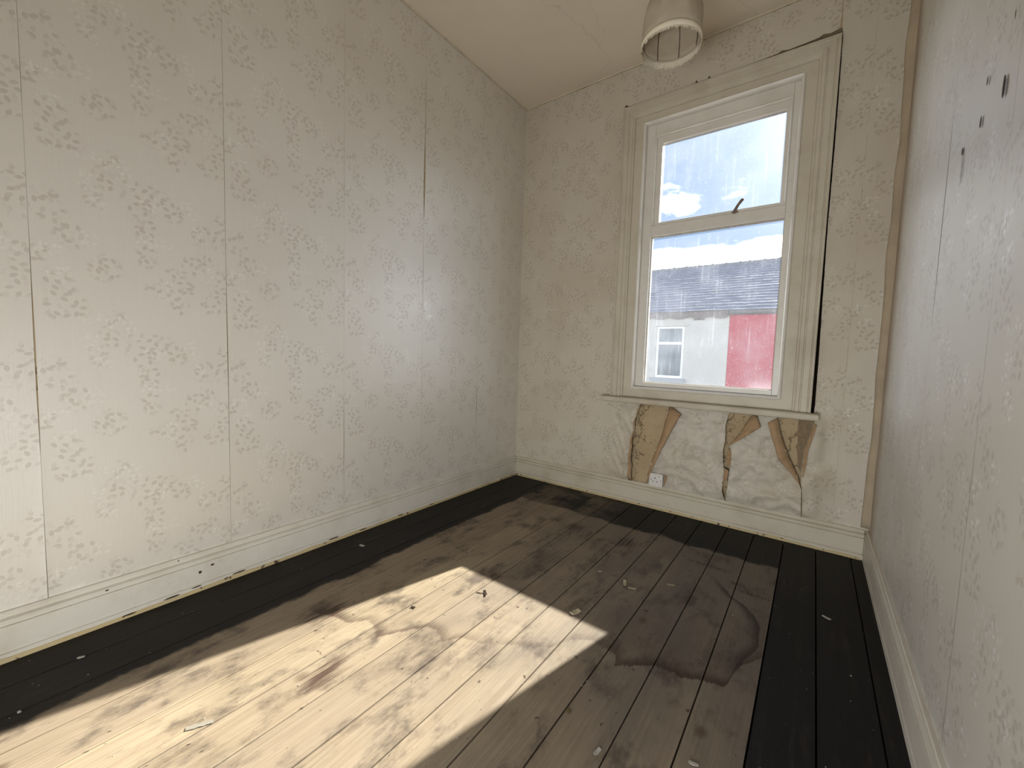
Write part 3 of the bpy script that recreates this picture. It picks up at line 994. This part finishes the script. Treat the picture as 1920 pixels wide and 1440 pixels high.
cove('trim_1', REAR, -0.001, lambda p, t: (p[0], t, p[1]), 'thin cracked paper edge between left wall and ceiling')
cove('trim_2', 0.004, W - 0.004, lambda p, t: (t, -p[0], p[1]), 'thin paper edge between window wall and ceiling')
cove('trim_3', REAR, -0.001, lambda p, t: (W - p[0], t, p[1]), 'thin paper edge between right wall and ceiling')

# ------------------------------------------------------------------ window
win = tag(empty('window_1', (1.39, 0, 0.73)), 'old cream painted sash window with two dirty panes', 'window', kind='structure')
WL = Vector((1.39, 0, 0.73))


def wpart(mb, name, mat, parent=None, bevel=0.0, smooth=False):
    o = mb.build(name, mat, None, smooth, bevel)
    o.data.transform(Matrix.Translation(-WL))
    o.parent = parent or win
    return o


def mitred(x0, x1, z0, z1, prof, sides, name, mat, bottom_butt=True):
    """moulding running round a rectangle; prof = (inset from outer edge, y)"""
    def corner(a):
        return {'bl': (x0 + a, z0 if bottom_butt else z0 + a), 'tl': (x0 + a, z1 - a), 'tr': (x1 - a, z1 - a), 'br': (x1 - a, z0 if bottom_butt else z0 + a)}
    for s_ in sides:
        e = {'left': ('bl', 'tl'), 'top': ('tl', 'tr'), 'right': ('tr', 'br'), 'bottom': ('br', 'bl')}[s_]
        mm = MB()
        n = len(prof)
        vs = [(corner(a)[e[0]][0], y, corner(a)[e[0]][1]) for a, y in prof] + [(corner(a)[e[1]][0], y, corner(a)[e[1]][1]) for a, y in prof]
        mm.add(vs, [(i, (i + 1) % n, n + (i + 1) % n, n + i) for i in range(n)] + [tuple(range(n - 1, -1, -1)), tuple(range(n, 2 * n))])
        wpart(mm, name, mat)


# architrave
APROF = [(0, -0.001), (0, -0.030), (0.004, -0.033), (0.011, -0.033), (0.014, -0.027), (0.018, -0.025), (0.021, -0.029), (0.046, -0.029), (0.049, -0.024),
         (0.053, -0.024), (0.056, -0.029), (0.070, -0.027), (0.076, -0.020), (0.084, -0.018), (0.086, -0.012), (0.086, -0.001)]
mitred(0.818, 1.958, 0.731, 2.658, APROF, ('left', 'top', 'right'), 'architrave', trim_back)
# flat box lining inside it
LPROF = [(0, 0.06), (0, -0.009), (0.052, -0.009), (0.052, 0.06)]
mitred(0.9045, 1.8715, 0.731, 2.5715, LPROF, ('left', 'top', 'right'), 'lining', trim_back)
m = MB(); m.box(0.9565, 1.8195, -0.009, 0.06, 0.731, 0.788); wpart(m, 'lining', trim_back)
# staff bead (rounded)
SP = [(0.0, 0.06), (0.0, -0.012), (0.003, -0.018), (0.008, -0.021), (0.014, -0.018), (0.018, -0.010), (0.018, 0.06)]
mitred(0.957, 1.819, 0.7885, 2.519 + 0.012, SP, ('left', 'top', 'right', 'bottom'), 'staff_bead', trim_white, bottom_butt=False)
# fixed frame: stiles, head, transom and bottom rail (face y=.02, back y=.085)
FX0, FX1, FZ0, FZ1 = 0.9755, 1.8005, 0.807, 2.5125
m = MB(); m.box(FX0, 1.030, 0.020, 0.085, FZ0, FZ1); wpart(m, 'frame_stile', trim_white, bevel=0.002)
m = MB(); m.box(1.771, FX1, 0.020, 0.085, FZ0, FZ1); wpart(m, 'frame_stile', trim_white, bevel=0.002)
m = MB(); m.box(1.0305, 1.7705, 0.020, 0.085, 2.443, FZ1); wpart(m, 'frame_rail', trim_white, bevel=0.002)
m = MB(); m.box(1.0305, 1.7705, 0.018, 0.085, 1.802, 1.868); wpart(m, 'frame_rail', trim_white, bevel=0.003)
m = MB(); m.box(1.0305, 1.7705, 0.020, 0.085, FZ0, 0.8365); wpart(m, 'frame_rail', trim_white, bevel=0.002)
# opening top light
tl_ = MB()
a0, a1, c0, c1 = 1.033, 1.768, 1.8705, 2.4405
ix0, ix1, iz0, iz1 = 1.074, 1.742, 1.889, 2.392
for (q0, q1, r0, r1) in [(a0, ix0, c0, c1), (ix1, a1, c0, c1), (ix0, ix1, c0, iz0), (ix0, ix1, iz1, c1)]:
    tl_.box(q0, q1, 0.033, 0.075, r0, r1)
top_sash = wpart(tl_, 'top_sash', trim_white)
# thin raised bead around the top light opening
mitred(1.0305, 1.7705, 1.8685, 2.4425, [(0, 0.032), (0, 0.014), (0.006, 0.011), (0.009, 0.016), (0.009, 0.032)], ('left', 'top', 'right'), 'glazing_bead', trim_white)
putty = plain('old_putty', srgb(196, 190, 178), 0.7, 0.3, 0.2, 60, 0.4)
def pane(name, x0, x1, z0, z1, y, parent):
    mm = MB(); mm.box(x0, x1, y, y + 0.003, z0, z1)
    o = wpart(mm, name, glass, parent)
    return o
pane('pane', 1.0315, 1.7695, 0.8375, 1.801, 0.050, win)['label'] = 'large lower pane speckled with dust'
pane('pane', ix0 + .0005, ix1 - .0005, iz0 + .0005, iz1 - .0005, 0.052, top_sash)['label'] = 'upper pane with dried water runs'
# putty line against the glass, lower pane
m = MB()
for (q0, q1, r0, r1) in [(1.0306, 1.036, 0.837, 1.8015), (1.766, 1.7704, 0.837, 1.8015), (1.036, 1.766, 0.837, 0.841), (1.036, 1.766, 1.798, 1.8015)]:
    m.box(q0, q1, 0.042, 0.0495, r0, r1)
wpart(m, 'putty', putty)
# stay arm on the transom
iron = plain('painted_iron', srgb(120, 104, 92), 0.5, 0.5, 0.2, 40, 0.2)
m = MB()
m.tube([(1.520, 0.012, 1.868), (1.524, -0.002, 1.876), (1.540, -0.016, 1.898), (1.560, -0.028, 1.918), (1.570, -0.032, 1.922)], [0.010, 0.0095, 0.008, 0.009, 0.006])
stay = wpart(m, 'stay_arm', iron, smooth=True)
m = MB(); m.box(1.505, 1.537, 0.008, 0.030, 1.8682, 1.8722); wpart(m, 'stay_plate', iron, stay)
# window board
m = MB()
WB = [(0.0, 0.695), (-0.068, 0.695), (-0.077, 0.700), (-0.080, 0.712), (-0.077, 0.725), (-0.068, 0.7305), (0.0, 0.7305)]
m.extrude(WB, 0.768, 1.992, lambda p, t: (t, p[0], p[1]))
wpart(m, 'window_board', trim_back, bevel=0.0)
# outer stone sill
m = MB(); m.extrude([(0.0855, 0.70), (0.26, 0.69), (0.26, 0.76), (0.0855, 0.80)], 0.976, 1.800, lambda p, t: (t, p[0], p[1]))
wpart(m, 'outer_sill', plain('stone', srgb(150, 140, 126), 0.9))
gap_shade = plain('gap_shade', srgb(44, 36, 28), 0.95, 0.05)  # near-black colour puts shade into the gap around the architrave
# outer packing of the box frame either side
for (q0, q1) in ((0.806, 0.975), (1.801, 1.976)):
    m = MB(); m.box(q0, q1, 0.0605, 0.12, 0.701, 2.699); wpart(m, 'box_frame', gap_shade)
m = MB(); m.box(0.9755, 1.8005, 0.0605, 0.12, 2.532, 2.699); wpart(m, 'box_frame', gap_shade)

# ------------------------------------------------------------------ socket
sock = tag(empty('wall_socket', (1.170, -0.020, 0.157)), 'small white electrical wall socket above the skirting, beside the torn wallpaper', 'socket')
plastic = plain('white_plastic', srgb(226, 222, 214), 0.35, 0.5, 0.04, 10, 0.0)
hole_m = plain('socket_hole', srgb(24, 20, 18), 0.8, 0.2, 0.0, 5, 0.0)
def spart(name, x0, x1, y0, y1, z0, z1, mat, bevel=0.0, parent=None):
    o = box(name, x0, x1, y0, y1, z0, z1, mat, parent or sock, bevel)
    return o
spart('backbox', -0.041, 0.041, -0.008, 0.018, 0.001, 0.083, plain('backbox_grey', srgb(120, 112, 100), 0.6))
spart('faceplate', -0.043, 0.043, -0.016, -0.0085, 0.000, 0.086, plastic, 0.0025)
sw = spart('rocker_switch', 0.014, 0.026, -0.0195, -0.0162, 0.052, 0.074, plastic, 0.0015)
spart('switch_mark', -0.0 + 0.0165, 0.0235, -0.0200, -0.0196, 0.068, 0.071, plain('red_mark', srgb(150, 50, 44), 0.5), 0.0, sw)
for (hx, hz, w_, h_) in ((-0.006, 0.055, 0.0045, 0.009), (-0.018, 0.033, 0.008, 0.0045), (0.006, 0.033, 0.008, 0.0045)):
    spart('pin_hole', hx - w_ / 2, hx + w_ / 2, -0.0166, -0.0162, hz - h_ / 2, hz + h_ / 2, hole_m)
for hx in (-0.032, 0.032):
    m = MB(); m.tube([(hx, -0.0162, 0.043), (hx, -0.0172, 0.043)], 0.0032, 10); m.build('screw', iron, sock)
# cut edge of paper standing off beside the socket
flap([(1.216, 0.244), (1.217, 0.20), (1.216, 0.160)], [(1.232, 0.240), (1.238, 0.225), (1.219, 0.160)], 0.006)

# ------------------------------------------------------------------ small tears on the right wall
tear_m = plain('tear_dark', srgb(84, 72, 60), 0.9, 0.1, 0.2, 80, 0.2)
for (yy, zz, w_, h_) in [(-1.407, 1.582, 0.020, 0.048), (-1.279, 1.661, 0.012, 0.020), (-1.259, 1.578, 0.014, 0.026), (-1.113, 1.570, 0.016, 0.020), (-1.125, 1.520, 0.005, 0.08), (-1.43, 1.71, 0.006, 0.02)]:
    n = 11
    vs = []
    for q in range(n):
        a = q / n * 2 * math.pi
        r_ = 0.5 * (1 + 0.35 * noise.noise((yy * 10, zz * 10, q * 1.7)))
        vs.append((W - 0.0055, yy + math.cos(a) * w_ * r_, zz + math.sin(a) * h_ * r_))
    vs.append((W - 0.0052, yy, zz))
    o = mesh_obj('paper_nick', vs, [(q, (q + 1) % n, n) for q in range(n)], tear_m, wall_right)
    o['label'] = 'small dark nick in the wallpaper'

# ------------------------------------------------------------------ pendant shade
LX, LY, LZ, LR = 1.384, -0.90, 2.322, 0.117
lamp = tag(empty('pendant_lamp', (LX, LY, H)), 'old cream fabric pendant lampshade with fringed hem hanging from the ceiling', 'lamp')
def fabric_mat():
    m, N = new_mat('shade_fabric')
    pos = N.n('ShaderNodeTexCoord').outputs['Object']
    f = N.noise(pos, 16, 4, 0.6)
    c = N.mix(f, srgb(196, 182, 158), srgb(226, 216, 196))
    b = N.bsdf(c, 0.85, 0.15, N.bump(N.noise(pos, 300, 2), 0.2, 0.001))
    tl = N.n('ShaderNodeBsdfTranslucent')
    N.put(tl.inputs[0], c)
    mx = N.n('ShaderNodeMixShader')
    mx.inputs[0].default_value = 0.35
    N.t.links.new(b, mx.inputs[1])
    N.t.links.new(tl.outputs[0], mx.inputs[2])
    N.out(mx.outputs[0])
    return m
fab = fabric_mat()
wire = plain('wire_dark', srgb(60, 46, 34), 0.6, 0.4, 0.1, 20, 0.0)
# profile (radius factor, height above hem)
SPRO = [(1.0, 0.0), (1.025, 0.03), (1.04, 0.06), (1.03, 0.09), (0.985, 0.115), (0.90, 0.145), (0.78, 0.175), (0.67, 0.205), (0.60, 0.235)]
NS, NP = 80, 8
vs, fs = [], []
for (rf, hz) in SPRO:
    for q in range(NS):
        a = q / NS * 2 * math.pi
        ph = (a * NP / (2 * math.pi)) % 1.0
        pinch = 1 - 0.055 * math.sin(math.pi * ph) * min(1, hz / 0.08)
        rr = LR * rf * pinch
        vs.append((rr * math.cos(a), rr * math.sin(a), LZ - H + hz))
for i in range(len(SPRO) - 1):
    for q in range(NS):
        fs.append((i * NS + q, i * NS + (q + 1) % NS, (i + 1) * NS + (q + 1) % NS, (i + 1) * NS + q))
shade = mesh_obj('shade', vs, fs, fab, lamp, True)
shade.modifiers.new('thickness', 'SOLIDIFY').thickness = 0.0012
for q in range(NP):
    a = q / NP * 2 * math.pi
    m = MB()
    m.tube([((LR * rf - 0.0035) * math.cos(a), (LR * rf - 0.0035) * math.sin(a), LZ - H + hz) for rf, hz in SPRO], 0.0016, 6)
    m.build('rib', wire, shade, True)
def ring(name, r_, z_, tr, mat, parent):
    mm = MB()
    n1, n2 = 64, 8
    vs, fs = [], []
    for i in range(n1):
        a = i / n1 * 2 * math.pi
        for j in range(n2):
            b = j / n2 * 2 * math.pi
            vs.append(((r_ + tr * math.cos(b)) * math.cos(a), (r_ + tr * math.cos(b)) * math.sin(a), z_ + tr * math.sin(b)))
    for i in range(n1):
        for j in range(n2):
            fs.append((i * n2 + j, ((i + 1) % n1) * n2 + j, ((i + 1) % n1) * n2 + (j + 1) % n2, i * n2 + (j + 1) % n2))
    mm.add(vs, fs)
    return mm.build(name, mat, parent, True)
ring('hem_ring', LR - 0.002, LZ - H + 0.001, 0.003, fab, shade)
ring('top_ring', LR * 0.60, LZ - H + 0.235, 0.003, wire, shade)
# hem braid and fringe
vs, fs = [], []
for i in range(96):
    a = i / 96 * 2 * math.pi
    for (r_, z_) in ((LR + 0.001, 0.004), (LR + 0.003, -0.005), (LR + 0.002, -0.020)):
        vs.append((r_ * math.cos(a), r_ * math.sin(a), LZ - H + z_))
for i in range(96):
    for j in range(2):
        fs.append((i * 3 + j, ((i + 1) % 96) * 3 + j, ((i + 1) % 96) * 3 + j + 1, i * 3 + j + 1))
fab2 = plain('fringe_cream', srgb(232, 222, 200), 0.9, 0.1, 0.05, 80, 0.0)
br_ = mesh_obj('braid', vs, fs, fab2, shade, True)
br_.modifiers.new('thickness', 'SOLIDIFY').thickness = 0.001
vs, fs = [], []
for i in range(300):
    a = (i + random.uniform(-.3, .3)) / 300 * 2 * math.pi
    r_ = LR + random.uniform(0.0, 0.003)
    L_ = random.uniform(0.025, 0.033)
    da = 0.0014 / LR
    b = len(vs)
    for (aa, z_, rr) in ((a - da, -0.010, r_), (a + da, -0.010, r_), (a + da * .7, -L_, r_ + random.uniform(-.002, .002)), (a - da * .7, -L_, r_)):
        vs.append((rr * math.cos(aa), rr * math.sin(aa), LZ - H + z_))
    fs.append((b, b + 1, b + 2, b + 3))
fr_ = mesh_obj('fringe', vs, fs, fab2, shade)
fr_['kind'] = 'stuff'
white_pl = plain('pendant_white', srgb(214, 206, 190), 0.5)
m = MB(); m.tube([(0, 0, -0.001), (0, 0, -0.012), (0, 0, -0.030)], [0.042, 0.040, 0.016], 20); m.build('ceiling_rose', white_pl, lamp, True)
m = MB(); m.tube([(0, 0, -0.028), (0, 0, LZ - H + 0.25)], 0.0035, 8); m.build('cord', white_pl, lamp, True)
m = MB(); m.tube([(0, 0, LZ - H + 0.255), (0, 0, LZ - H + 0.235), (0, 0, LZ - H + 0.19)], [0.010, 0.018, 0.018], 16); m.build('lampholder', white_pl, lamp, True)
for q in range(3):
    a = q / 3 * 2 * math.pi + 0.4
    m = MB(); m.tube([(0.015 * math.cos(a), 0.015 * math.sin(a), LZ - H + 0.236), (LR * 0.60 * math.cos(a), LR * 0.60 * math.sin(a), LZ - H + 0.235)], 0.0015, 6); m.build('spider_arm', wire, lamp, True)

# ------------------------------------------------------------------ houses across the street
HD = 10.28
EZ, RZ, RY = 2.43, 4.47, HD + 3.5
XD = -0.07
def render_mat(name, col, rough=0.9):
    m, N = new_mat(name)
    pos = N.n('ShaderNodeNewGeometry').outputs['Position']
    n1 = N.noise(pos, 1.2, 5, 0.6)
    n2 = N.noise(pos, 40, 3)
    c = N.mix(N.m('MULTIPLY', N.ss(n1, 0.4, 0.8), 0.25), col, tuple(q * 0.78 for q in col[:3]) + (1,))
    N.out(N.bsdf(c, rough, 0.2, N.bump(n2, 0.3, 0.01)))
    return m
white_r = render_mat('white_render', srgb(192, 187, 178))
red_r = render_mat('red_render', srgb(178, 50, 62))
slate_m = plain('slate', srgb(118, 122, 138), 0.6, 0.4, 0.25, 2.0, 0.3)
ridge_m = plain('ridge_clay', srgb(112, 110, 112), 0.8, 0.2, 0.2, 5)
upvc = plain('upvc_white', srgb(240, 242, 242), 0.35, 0.5, 0.03, 4, 0.0)
gutter_m = plain('gutter_grey', srgb(104, 96, 92), 0.6)
def pane_far():
    m, N = new_mat('far_pane')
    g_ = N.bsdf((0.10, 0.14, 0.17, 1), 0.06, 0.6)
    tr = N.n('ShaderNodeBsdfTransparent')
    mx = N.n('ShaderNodeMixShader')
    mx.inputs[0].default_value = 0.55
    N.t.links.new(g_, mx.inputs[1])
    N.t.links.new(tr.outputs[0], mx.inputs[2])
    N.out(mx.outputs[0])
    return m
far_pane = pane_far()
curtain_m = plain('net_curtain', srgb(226, 228, 226), 0.9, 0.1, 0.05, 6, 0.0)


def house(x0, x1, wall_m, label, window):
    t = tag(empty('terraced_house', ((x0 + x1) / 2, HD, -3.0)), label, 'house')
    ox, oy, oz = t.location
    def hp(mb, name, mat, parent=None, **kw):
        o = mb.build(name, mat, None, **kw)
        o.data.transform(Matrix.Translation((-ox, -oy, -oz)))
        o.parent = parent or t
        return o
    m = MB()
    e = 0.002
    if window:
        a, b, c, dz_ = window
        for (q0, q1, r0, r1) in [(x0, a, -3, EZ), (b, x1, -3, EZ), (a, b, -3, c), (a, b, dz_, EZ)]:
            m.box(q0 + e, q1 - e * (q1 == x1), HD, HD + 0.25, r0, r1)
    else:
        m.box(x0 + e, x1 - e, HD, HD + 0.25, -3, EZ)
    hp(m, 'wall', wall_m)
    m = MB()
    m.extrude([(HD + 0.26, EZ - 0.02), (RY, RZ - 0.03), (RY + 3.4, EZ - 0.02)], x0 + e, x1 - e, lambda p, s_: (s_, p[0], p[1]))
    roof = hp(m, 'roof', slate_m)
    # slate courses
    y0, z0 = HD - 0.15, EZ + 0.0
    sl = math.hypot(RY - y0, RZ - z0)
    dy_, dz2 = (RY - y0) / sl, (RZ - z0) / sl
    nc = 19
    ex = sl / nc
    m = MB()
    for r_ in range(nc):
        xx = x0 + e - (0.14 if r_ % 2 else 0)
        while xx < x1 - 0.02:
            q0, q1 = max(x0 + e, xx), min(x1 - e, xx + 0.276)
            if q1 - q0 > 0.02:
                j = random.uniform(-0.008, 0.008)
                s0, s1 = r_ * ex - 0.02 + j, (r_ + 1) * ex + 0.03
                li = 0.030 + random.uniform(0, 0.008)
                A = (y0 + dy_ * s0 - dz2 * li, z0 + dz2 * s0 + dy_ * li)
                B = (y0 + dy_ * s1 - dz2 * 0.006, z0 + dz2 * s1 + dy_ * 0.006)
                A2 = (A[0] + dz2 * 0.014, A[1] - dy_ * 0.014)
                B2 = (B[0] + dz2 * 0.004, B[1] - dy_ * 0.004)
                m.add([(q0, *A), (q1, *A), (q1, *B), (q0, *B), (q0, *A2), (q1, *A2), (q1, *B2), (q0, *B2)],
                      [(0, 1, 2, 3), (0, 4, 5, 1), (0, 3, 7, 4), (1, 5, 6, 2), (7, 6, 5, 4)])
            xx += 0.28
    hp(m, 'slates', slate_m, roof)['kind'] = 'stuff'
    xx = x0 + e
    while xx < x1 - 0.1:
        m = MB()
        pr = [(RY - 0.15, RZ - 0.06), (RY - 0.06, RZ + 0.045), (RY, RZ + 0.06), (RY + 0.06, RZ + 0.045), (RY + 0.15, RZ - 0.06)]
        q1 = min(xx + 0.44, x1 - e)
        m.extrude(pr, xx, q1, lambda p, s_: (s_, p[0], p[1]))
        pr2 = [(RY - 0.17, RZ - 0.07), (RY - 0.07, RZ + 0.06), (RY, RZ + 0.085), (RY + 0.07, RZ + 0.06), (RY + 0.17, RZ - 0.07)]
        m.extrude(pr2, q1 - 0.07, q1, lambda p, s_: (s_, p[0], p[1]))
        hp(m, 'ridge_tile', ridge_m, roof)
        xx += 0.45
    return t, hp, roof


WX0, WX1, WZ0, WZ1 = -2.10, -1.27, 0.43, 2.02
h1, hp1, roof1 = house(-6.2, XD, white_r, 'white rendered terraced house with slate roof across the street', (WX0, WX1, WZ0, WZ1))
# solid scalloped strip drawn in place of the gutter's shadow
pts = [(-6.19, EZ + 0.02)]
x = -6.19
low = []
while x < XD - 0.01:
    for q in range(8):
        low.append((x + q * 0.07, EZ - 0.13 - 0.075 * math.sin(math.pi * q / 8)))
    x += 0.56
low = [p for p in low if p[0] < XD - 0.01]
pl = [(-6.19, EZ + 0.03)] + low + [(XD - 0.006, EZ - 0.13), (XD - 0.006, EZ + 0.03)]
m = MB()
n = len(low)
top = [(p[0], EZ + 0.03) for p in low]
vs = [(p[0], HD - 0.10, p[1]) for p in low] + [(p[0], HD - 0.10, p[1]) for p in top] + [(p[0], HD - 0.07, p[1]) for p in low] + [(p[0], HD - 0.07, p[1]) for p in top]
fs = []
for i in range(n - 1):
    fs += [(i, i + 1, n + i + 1, n + i), (2 * n + i, 3 * n + i, 3 * n + i + 1, 2 * n + i + 1), (i, 2 * n + i, 2 * n + i + 1, i + 1)]
m.add(vs, fs)
hp1(m, 'eaves_shadow', plain('eaves_shadow_brown', srgb(112, 98, 90), 0.8))['label'] = 'scalloped brown-grey strip for the shadow under the eaves'
m = MB(); m.box(-1.02, -0.72, HD - 0.012, HD - 0.001, EZ - 0.245, EZ - 0.20); hp1(m, 'vent', gutter_m)
m = MB(); m.box(WX0 - 0.12, WX1 + 0.10, HD - 0.07, HD - 0.001, WZ0 - 0.16, WZ0 - 0.002); hp1(m, 'window_sill', plain('sill_grey', srgb(150, 152, 154), 0.8))
m = MB(); m.box(WX0 - 0.10, WX1 + 0.10, HD - 0.025, HD - 0.001, WZ1 + 0.002, WZ1 + 0.05); hp1(m, 'lintel_edge', white_r)
m = MB()
MZ = 1.50
for (a, b, c, dd_) in [(WX0, WX0 + .07, WZ0, WZ1), (WX1 - .07, WX1, WZ0, WZ1), (WX0 + .07, WX1 - .07, WZ0, WZ0 + .07), (WX0 + .07, WX1 - .07, WZ1 - .07, WZ1), (WX0 + .07, WX1 - .07, MZ - .04, MZ + .04)]:
    m.box(a + .001, b - .001, HD + 0.06, HD + 0.13, c + .001, dd_ - .001)
wf = hp1(m, 'window', upvc)
for (c, dd_) in ((WZ0 + .07, MZ - .04), (MZ + .04, WZ1 - .07)):
    m = MB(); m.box(WX0 + .07, WX1 - .07, HD + 0.09, HD + 0.10, c, dd_); hp1(m, 'pane', far_pane, wf)
# net curtains inside
def drape(xa, xb, xa2, xb2, z0_, z1_):
    n, k_ = 24, 10
    vs, fs = [], []
    for j in range(k_ + 1):
        t_ = j / k_
        for i in range(n + 1):
            s_ = i / n
            l, r_ = xa + (xa2 - xa) * t_, xb + (xb2 - xb) * t_
            vs.append((l + (r_ - l) * s_, HD + 0.19 + 0.012 * math.sin(s_ * 26), z1_ + (z0_ - z1_) * t_))
    for j in range(k_):
        for i in range(n):
            fs.append((j * (n + 1) + i, j * (n + 1) + i + 1, (j + 1) * (n + 1) + i + 1, (j + 1) * (n + 1) + i))
    m = MB(); m.add(vs, fs)
    hp1(m, 'curtain', curtain_m, wf, smooth=True)
drape(WX0 + .05, WX0 + .40, WX0 + .05, WX0 + .24, WZ0 + .05, WZ1 - .05)
drape(WX1 - .36, WX1 - .05, WX1 - .22, WX1 - .05, WZ0 + .05, WZ1 - .05)
m = MB(); m.box(WX0 - .02, WX1 + .02, HD + 0.255, HD + 0.27, WZ0 - .05, WZ1 + .05); hp1(m, 'room_backing', plain('dim_room', srgb(96, 110, 118), 0.9))

h2, hp2, roof2 = house(XD, 6.2, red_r, 'red painted terraced house with slate roof across the street', None)
m = MB(); m.tube([(XD + 0.006, HD - 0.13, EZ - 0.05), (6.19, HD - 0.13, EZ - 0.05)], 0.06, 10); hp2(m, 'gutter', gutter_m, smooth=True)
m = MB(); m.box(XD + .004, 6.19, HD - 0.06, HD - 0.002, EZ - 0.12, EZ + 0.02); hp2(m, 'fascia', gutter_m)
street = tag(box('ground', -14, 14, 0.3, 30, -3.2, -3.0, plain('tarmac', srgb(128, 126, 122), 0.9, 0.2, 0.1, 3)), 'grey street surface below the window', 'street', kind='structure')

# ------------------------------------------------------------------ bits lying on the floor
chip_m = plain('chip_pale_wood', srgb(180, 168, 140), 0.8, 0.2, 0.12, 60)
flake_m = plain('flake_white', srgb(168, 164, 156), 0.7, 0.3, 0.05, 40)
crumb_m = plain('crumb_dark', srgb(52, 40, 30), 0.9, 0.2, 0.2, 90)


def scrap(name, label, cat, group, x, y, L_, w_, ang, mat, curl=0.2, seed=0, thick=0.0012):
    rnd = random.Random(seed)
    n = 7
    vs = []
    zt = 0.0006
    for side in (0, 1):
        for i in range(n):
            t_ = i / (n - 1) - 0.5
            wv = w_ * (0.55 + 0.45 * math.cos(t_ * 2.2)) * (0.8 + 0.4 * rnd.random())
            zz = zt + curl * L_ * (2 * t_) ** 2 * 0.28 + (thick if side else 0)
            vs.append((t_ * L_, -wv / 2, zz))
            vs.append((t_ * L_, wv / 2, zz + curl * w_ * 0.15))
    fs = []
    o_ = 2 * n
    for i in range(n - 1):
        a = 2 * i
        fs += [(o_ + a, o_ + a + 2, o_ + a + 3, o_ + a + 1), (a, a + 1, a + 3, a + 2), (a, a + 2, o_ + a + 2, o_ + a), (a + 1, o_ + a + 1, o_ + a + 3, a + 3)]
    fs += [(0, o_, o_ + 1, 1), (o_ - 2, o_ - 1, 2 * o_ - 1, 2 * o_ - 2)]
    o = mesh_obj(name, vs, fs, mat)
    o.location = (x, y, 0)
    o.rotation_euler = (0, 0, math.radians(ang))
    tag(o, label, cat, group)
    return o


G = 'bits of debris on the floorboards'
scrap('wood_splinter', 'longer of two pale splinters lying together between window and sunlit patch', 'splinter', G, 1.350, -1.018, 0.048, 0.013, 112, chip_m, 0.25, 1)
scrap('wood_splinter', 'shorter of two pale splinters lying together between window and sunlit patch', 'splinter', G, 1.388, -1.035, 0.032, 0.010, 25, chip_m, 0.15, 2)
scrap('paper_scrap', 'cream torn paper scrap across the far edge of the sunlit patch', 'scrap', G, 1.276, -1.340, 0.045, 0.022, 70, chip_m, 0.2, 3)
scrap('dried_leaf', 'dark dried leaf curl near the top corner of the sunlit patch', 'leaf', G, 0.925, -1.469, 0.034, 0.013, -35, crumb_m, 0.5, 4)
scrap('leaf_stalk', 'thin dark stalk beside the dried leaf in the sunlit patch', 'stalk', G, 0.902, -1.480, 0.026, 0.003, 20, crumb_m, 0.1, 5)
scrap('dark_crumb', 'small dark crumb in the sunlit patch nearer the left wall', 'crumb', G, 0.768, -1.716, 0.018, 0.009, 15, crumb_m, 0.3, 6)
scrap('paint_flake', 'white paint flake on the black boards below the left wall', 'flake', G, 0.171, -1.551, 0.030, 0.017, 10, flake_m, 0.08, 7)
scrap('paint_flake', 'tiny white paint flake in shade behind the two splinters', 'flake', G, 1.222, -0.995, 0.016, 0.010, 40, flake_m, 0.1, 8)
scrap('wood_splinter', 'thin pale sliver between the splinters and the window skirting', 'splinter', G, 1.513, -0.897, 0.030, 0.006, 20, chip_m, 0.1, 9)
scrap('paint_flake', 'pale flake on the black boards by the right wall', 'flake', G, 2.062, -0.738, 0.030, 0.012, -30, flake_m, 0.08, 10)
scrap('paint_flake', 'white flake on the shaded boards at the bottom, nearest the viewer', 'flake', G, 1.584, -1.806, 0.024, 0.010, 80, flake_m, 0.15, 11)
scrap('dark_crumb', 'brown crumb in a board joint right of the sunlit patch', 'crumb', G, 1.470, -1.749, 0.014, 0.011, 0, plain('crumb_olive', srgb(96, 84, 48), 0.8), 0.3, 12)
scrap('paint_flake', 'pale flake near the bottom edge beside the black right border', 'flake', G, 1.785, -1.686, 0.022, 0.009, 10, flake_m, 0.1, 13)
scrap('paint_flake', 'white flake on black boards at the far left, near the skirting', 'flake', G, 0.166, -2.540, 0.018, 0.010, 60, flake_m, 0.1, 14)
scrap('paint_smear', 'long whitish paint smear in the sunlit patch at lower left', 'smear', G, 0.729, -2.391, 0.060, 0.013, 62, plain('smear_pale', srgb(134, 128, 116), 0.8), 0.0, 15, 0.0003)
scrap('paint_flake', 'tiny white flake where black border meets bare boards, lower left', 'flake', G, 0.316, -2.672, 0.010, 0.007, 10, flake_m, 0.1, 16)
# countless tiny specks of plaster
vs, fs = [], []
rnd = random.Random(5)
for i in range(420):
    x, y = rnd.uniform(0.05, W - 0.06), rnd.uniform(-2.8, -0.05)
    s_ = rnd.uniform(0.0007, 0.0022) * (1.5 if rnd.random() < 0.08 else 1)
    b = len(vs)
    a = rnd.uniform(0, 6.28)
    for q in range(4):
        vs.append((x + s_ * math.cos(a + q * 1.57) * rnd.uniform(.6, 1.2), y + s_ * math.sin(a + q * 1.57) * rnd.uniform(.6, 1.2), 0.0004))
    vs.append((x, y, 0.0004 + s_ * 0.6))
    fs += [(b + q, b + (q + 1) % 4, b + 4) for q in range(4)]
o = mesh_obj('plaster_specks', vs, fs, flake_m)
tag(o, 'scattered tiny white plaster specks over the floorboards', 'debris', kind='stuff')
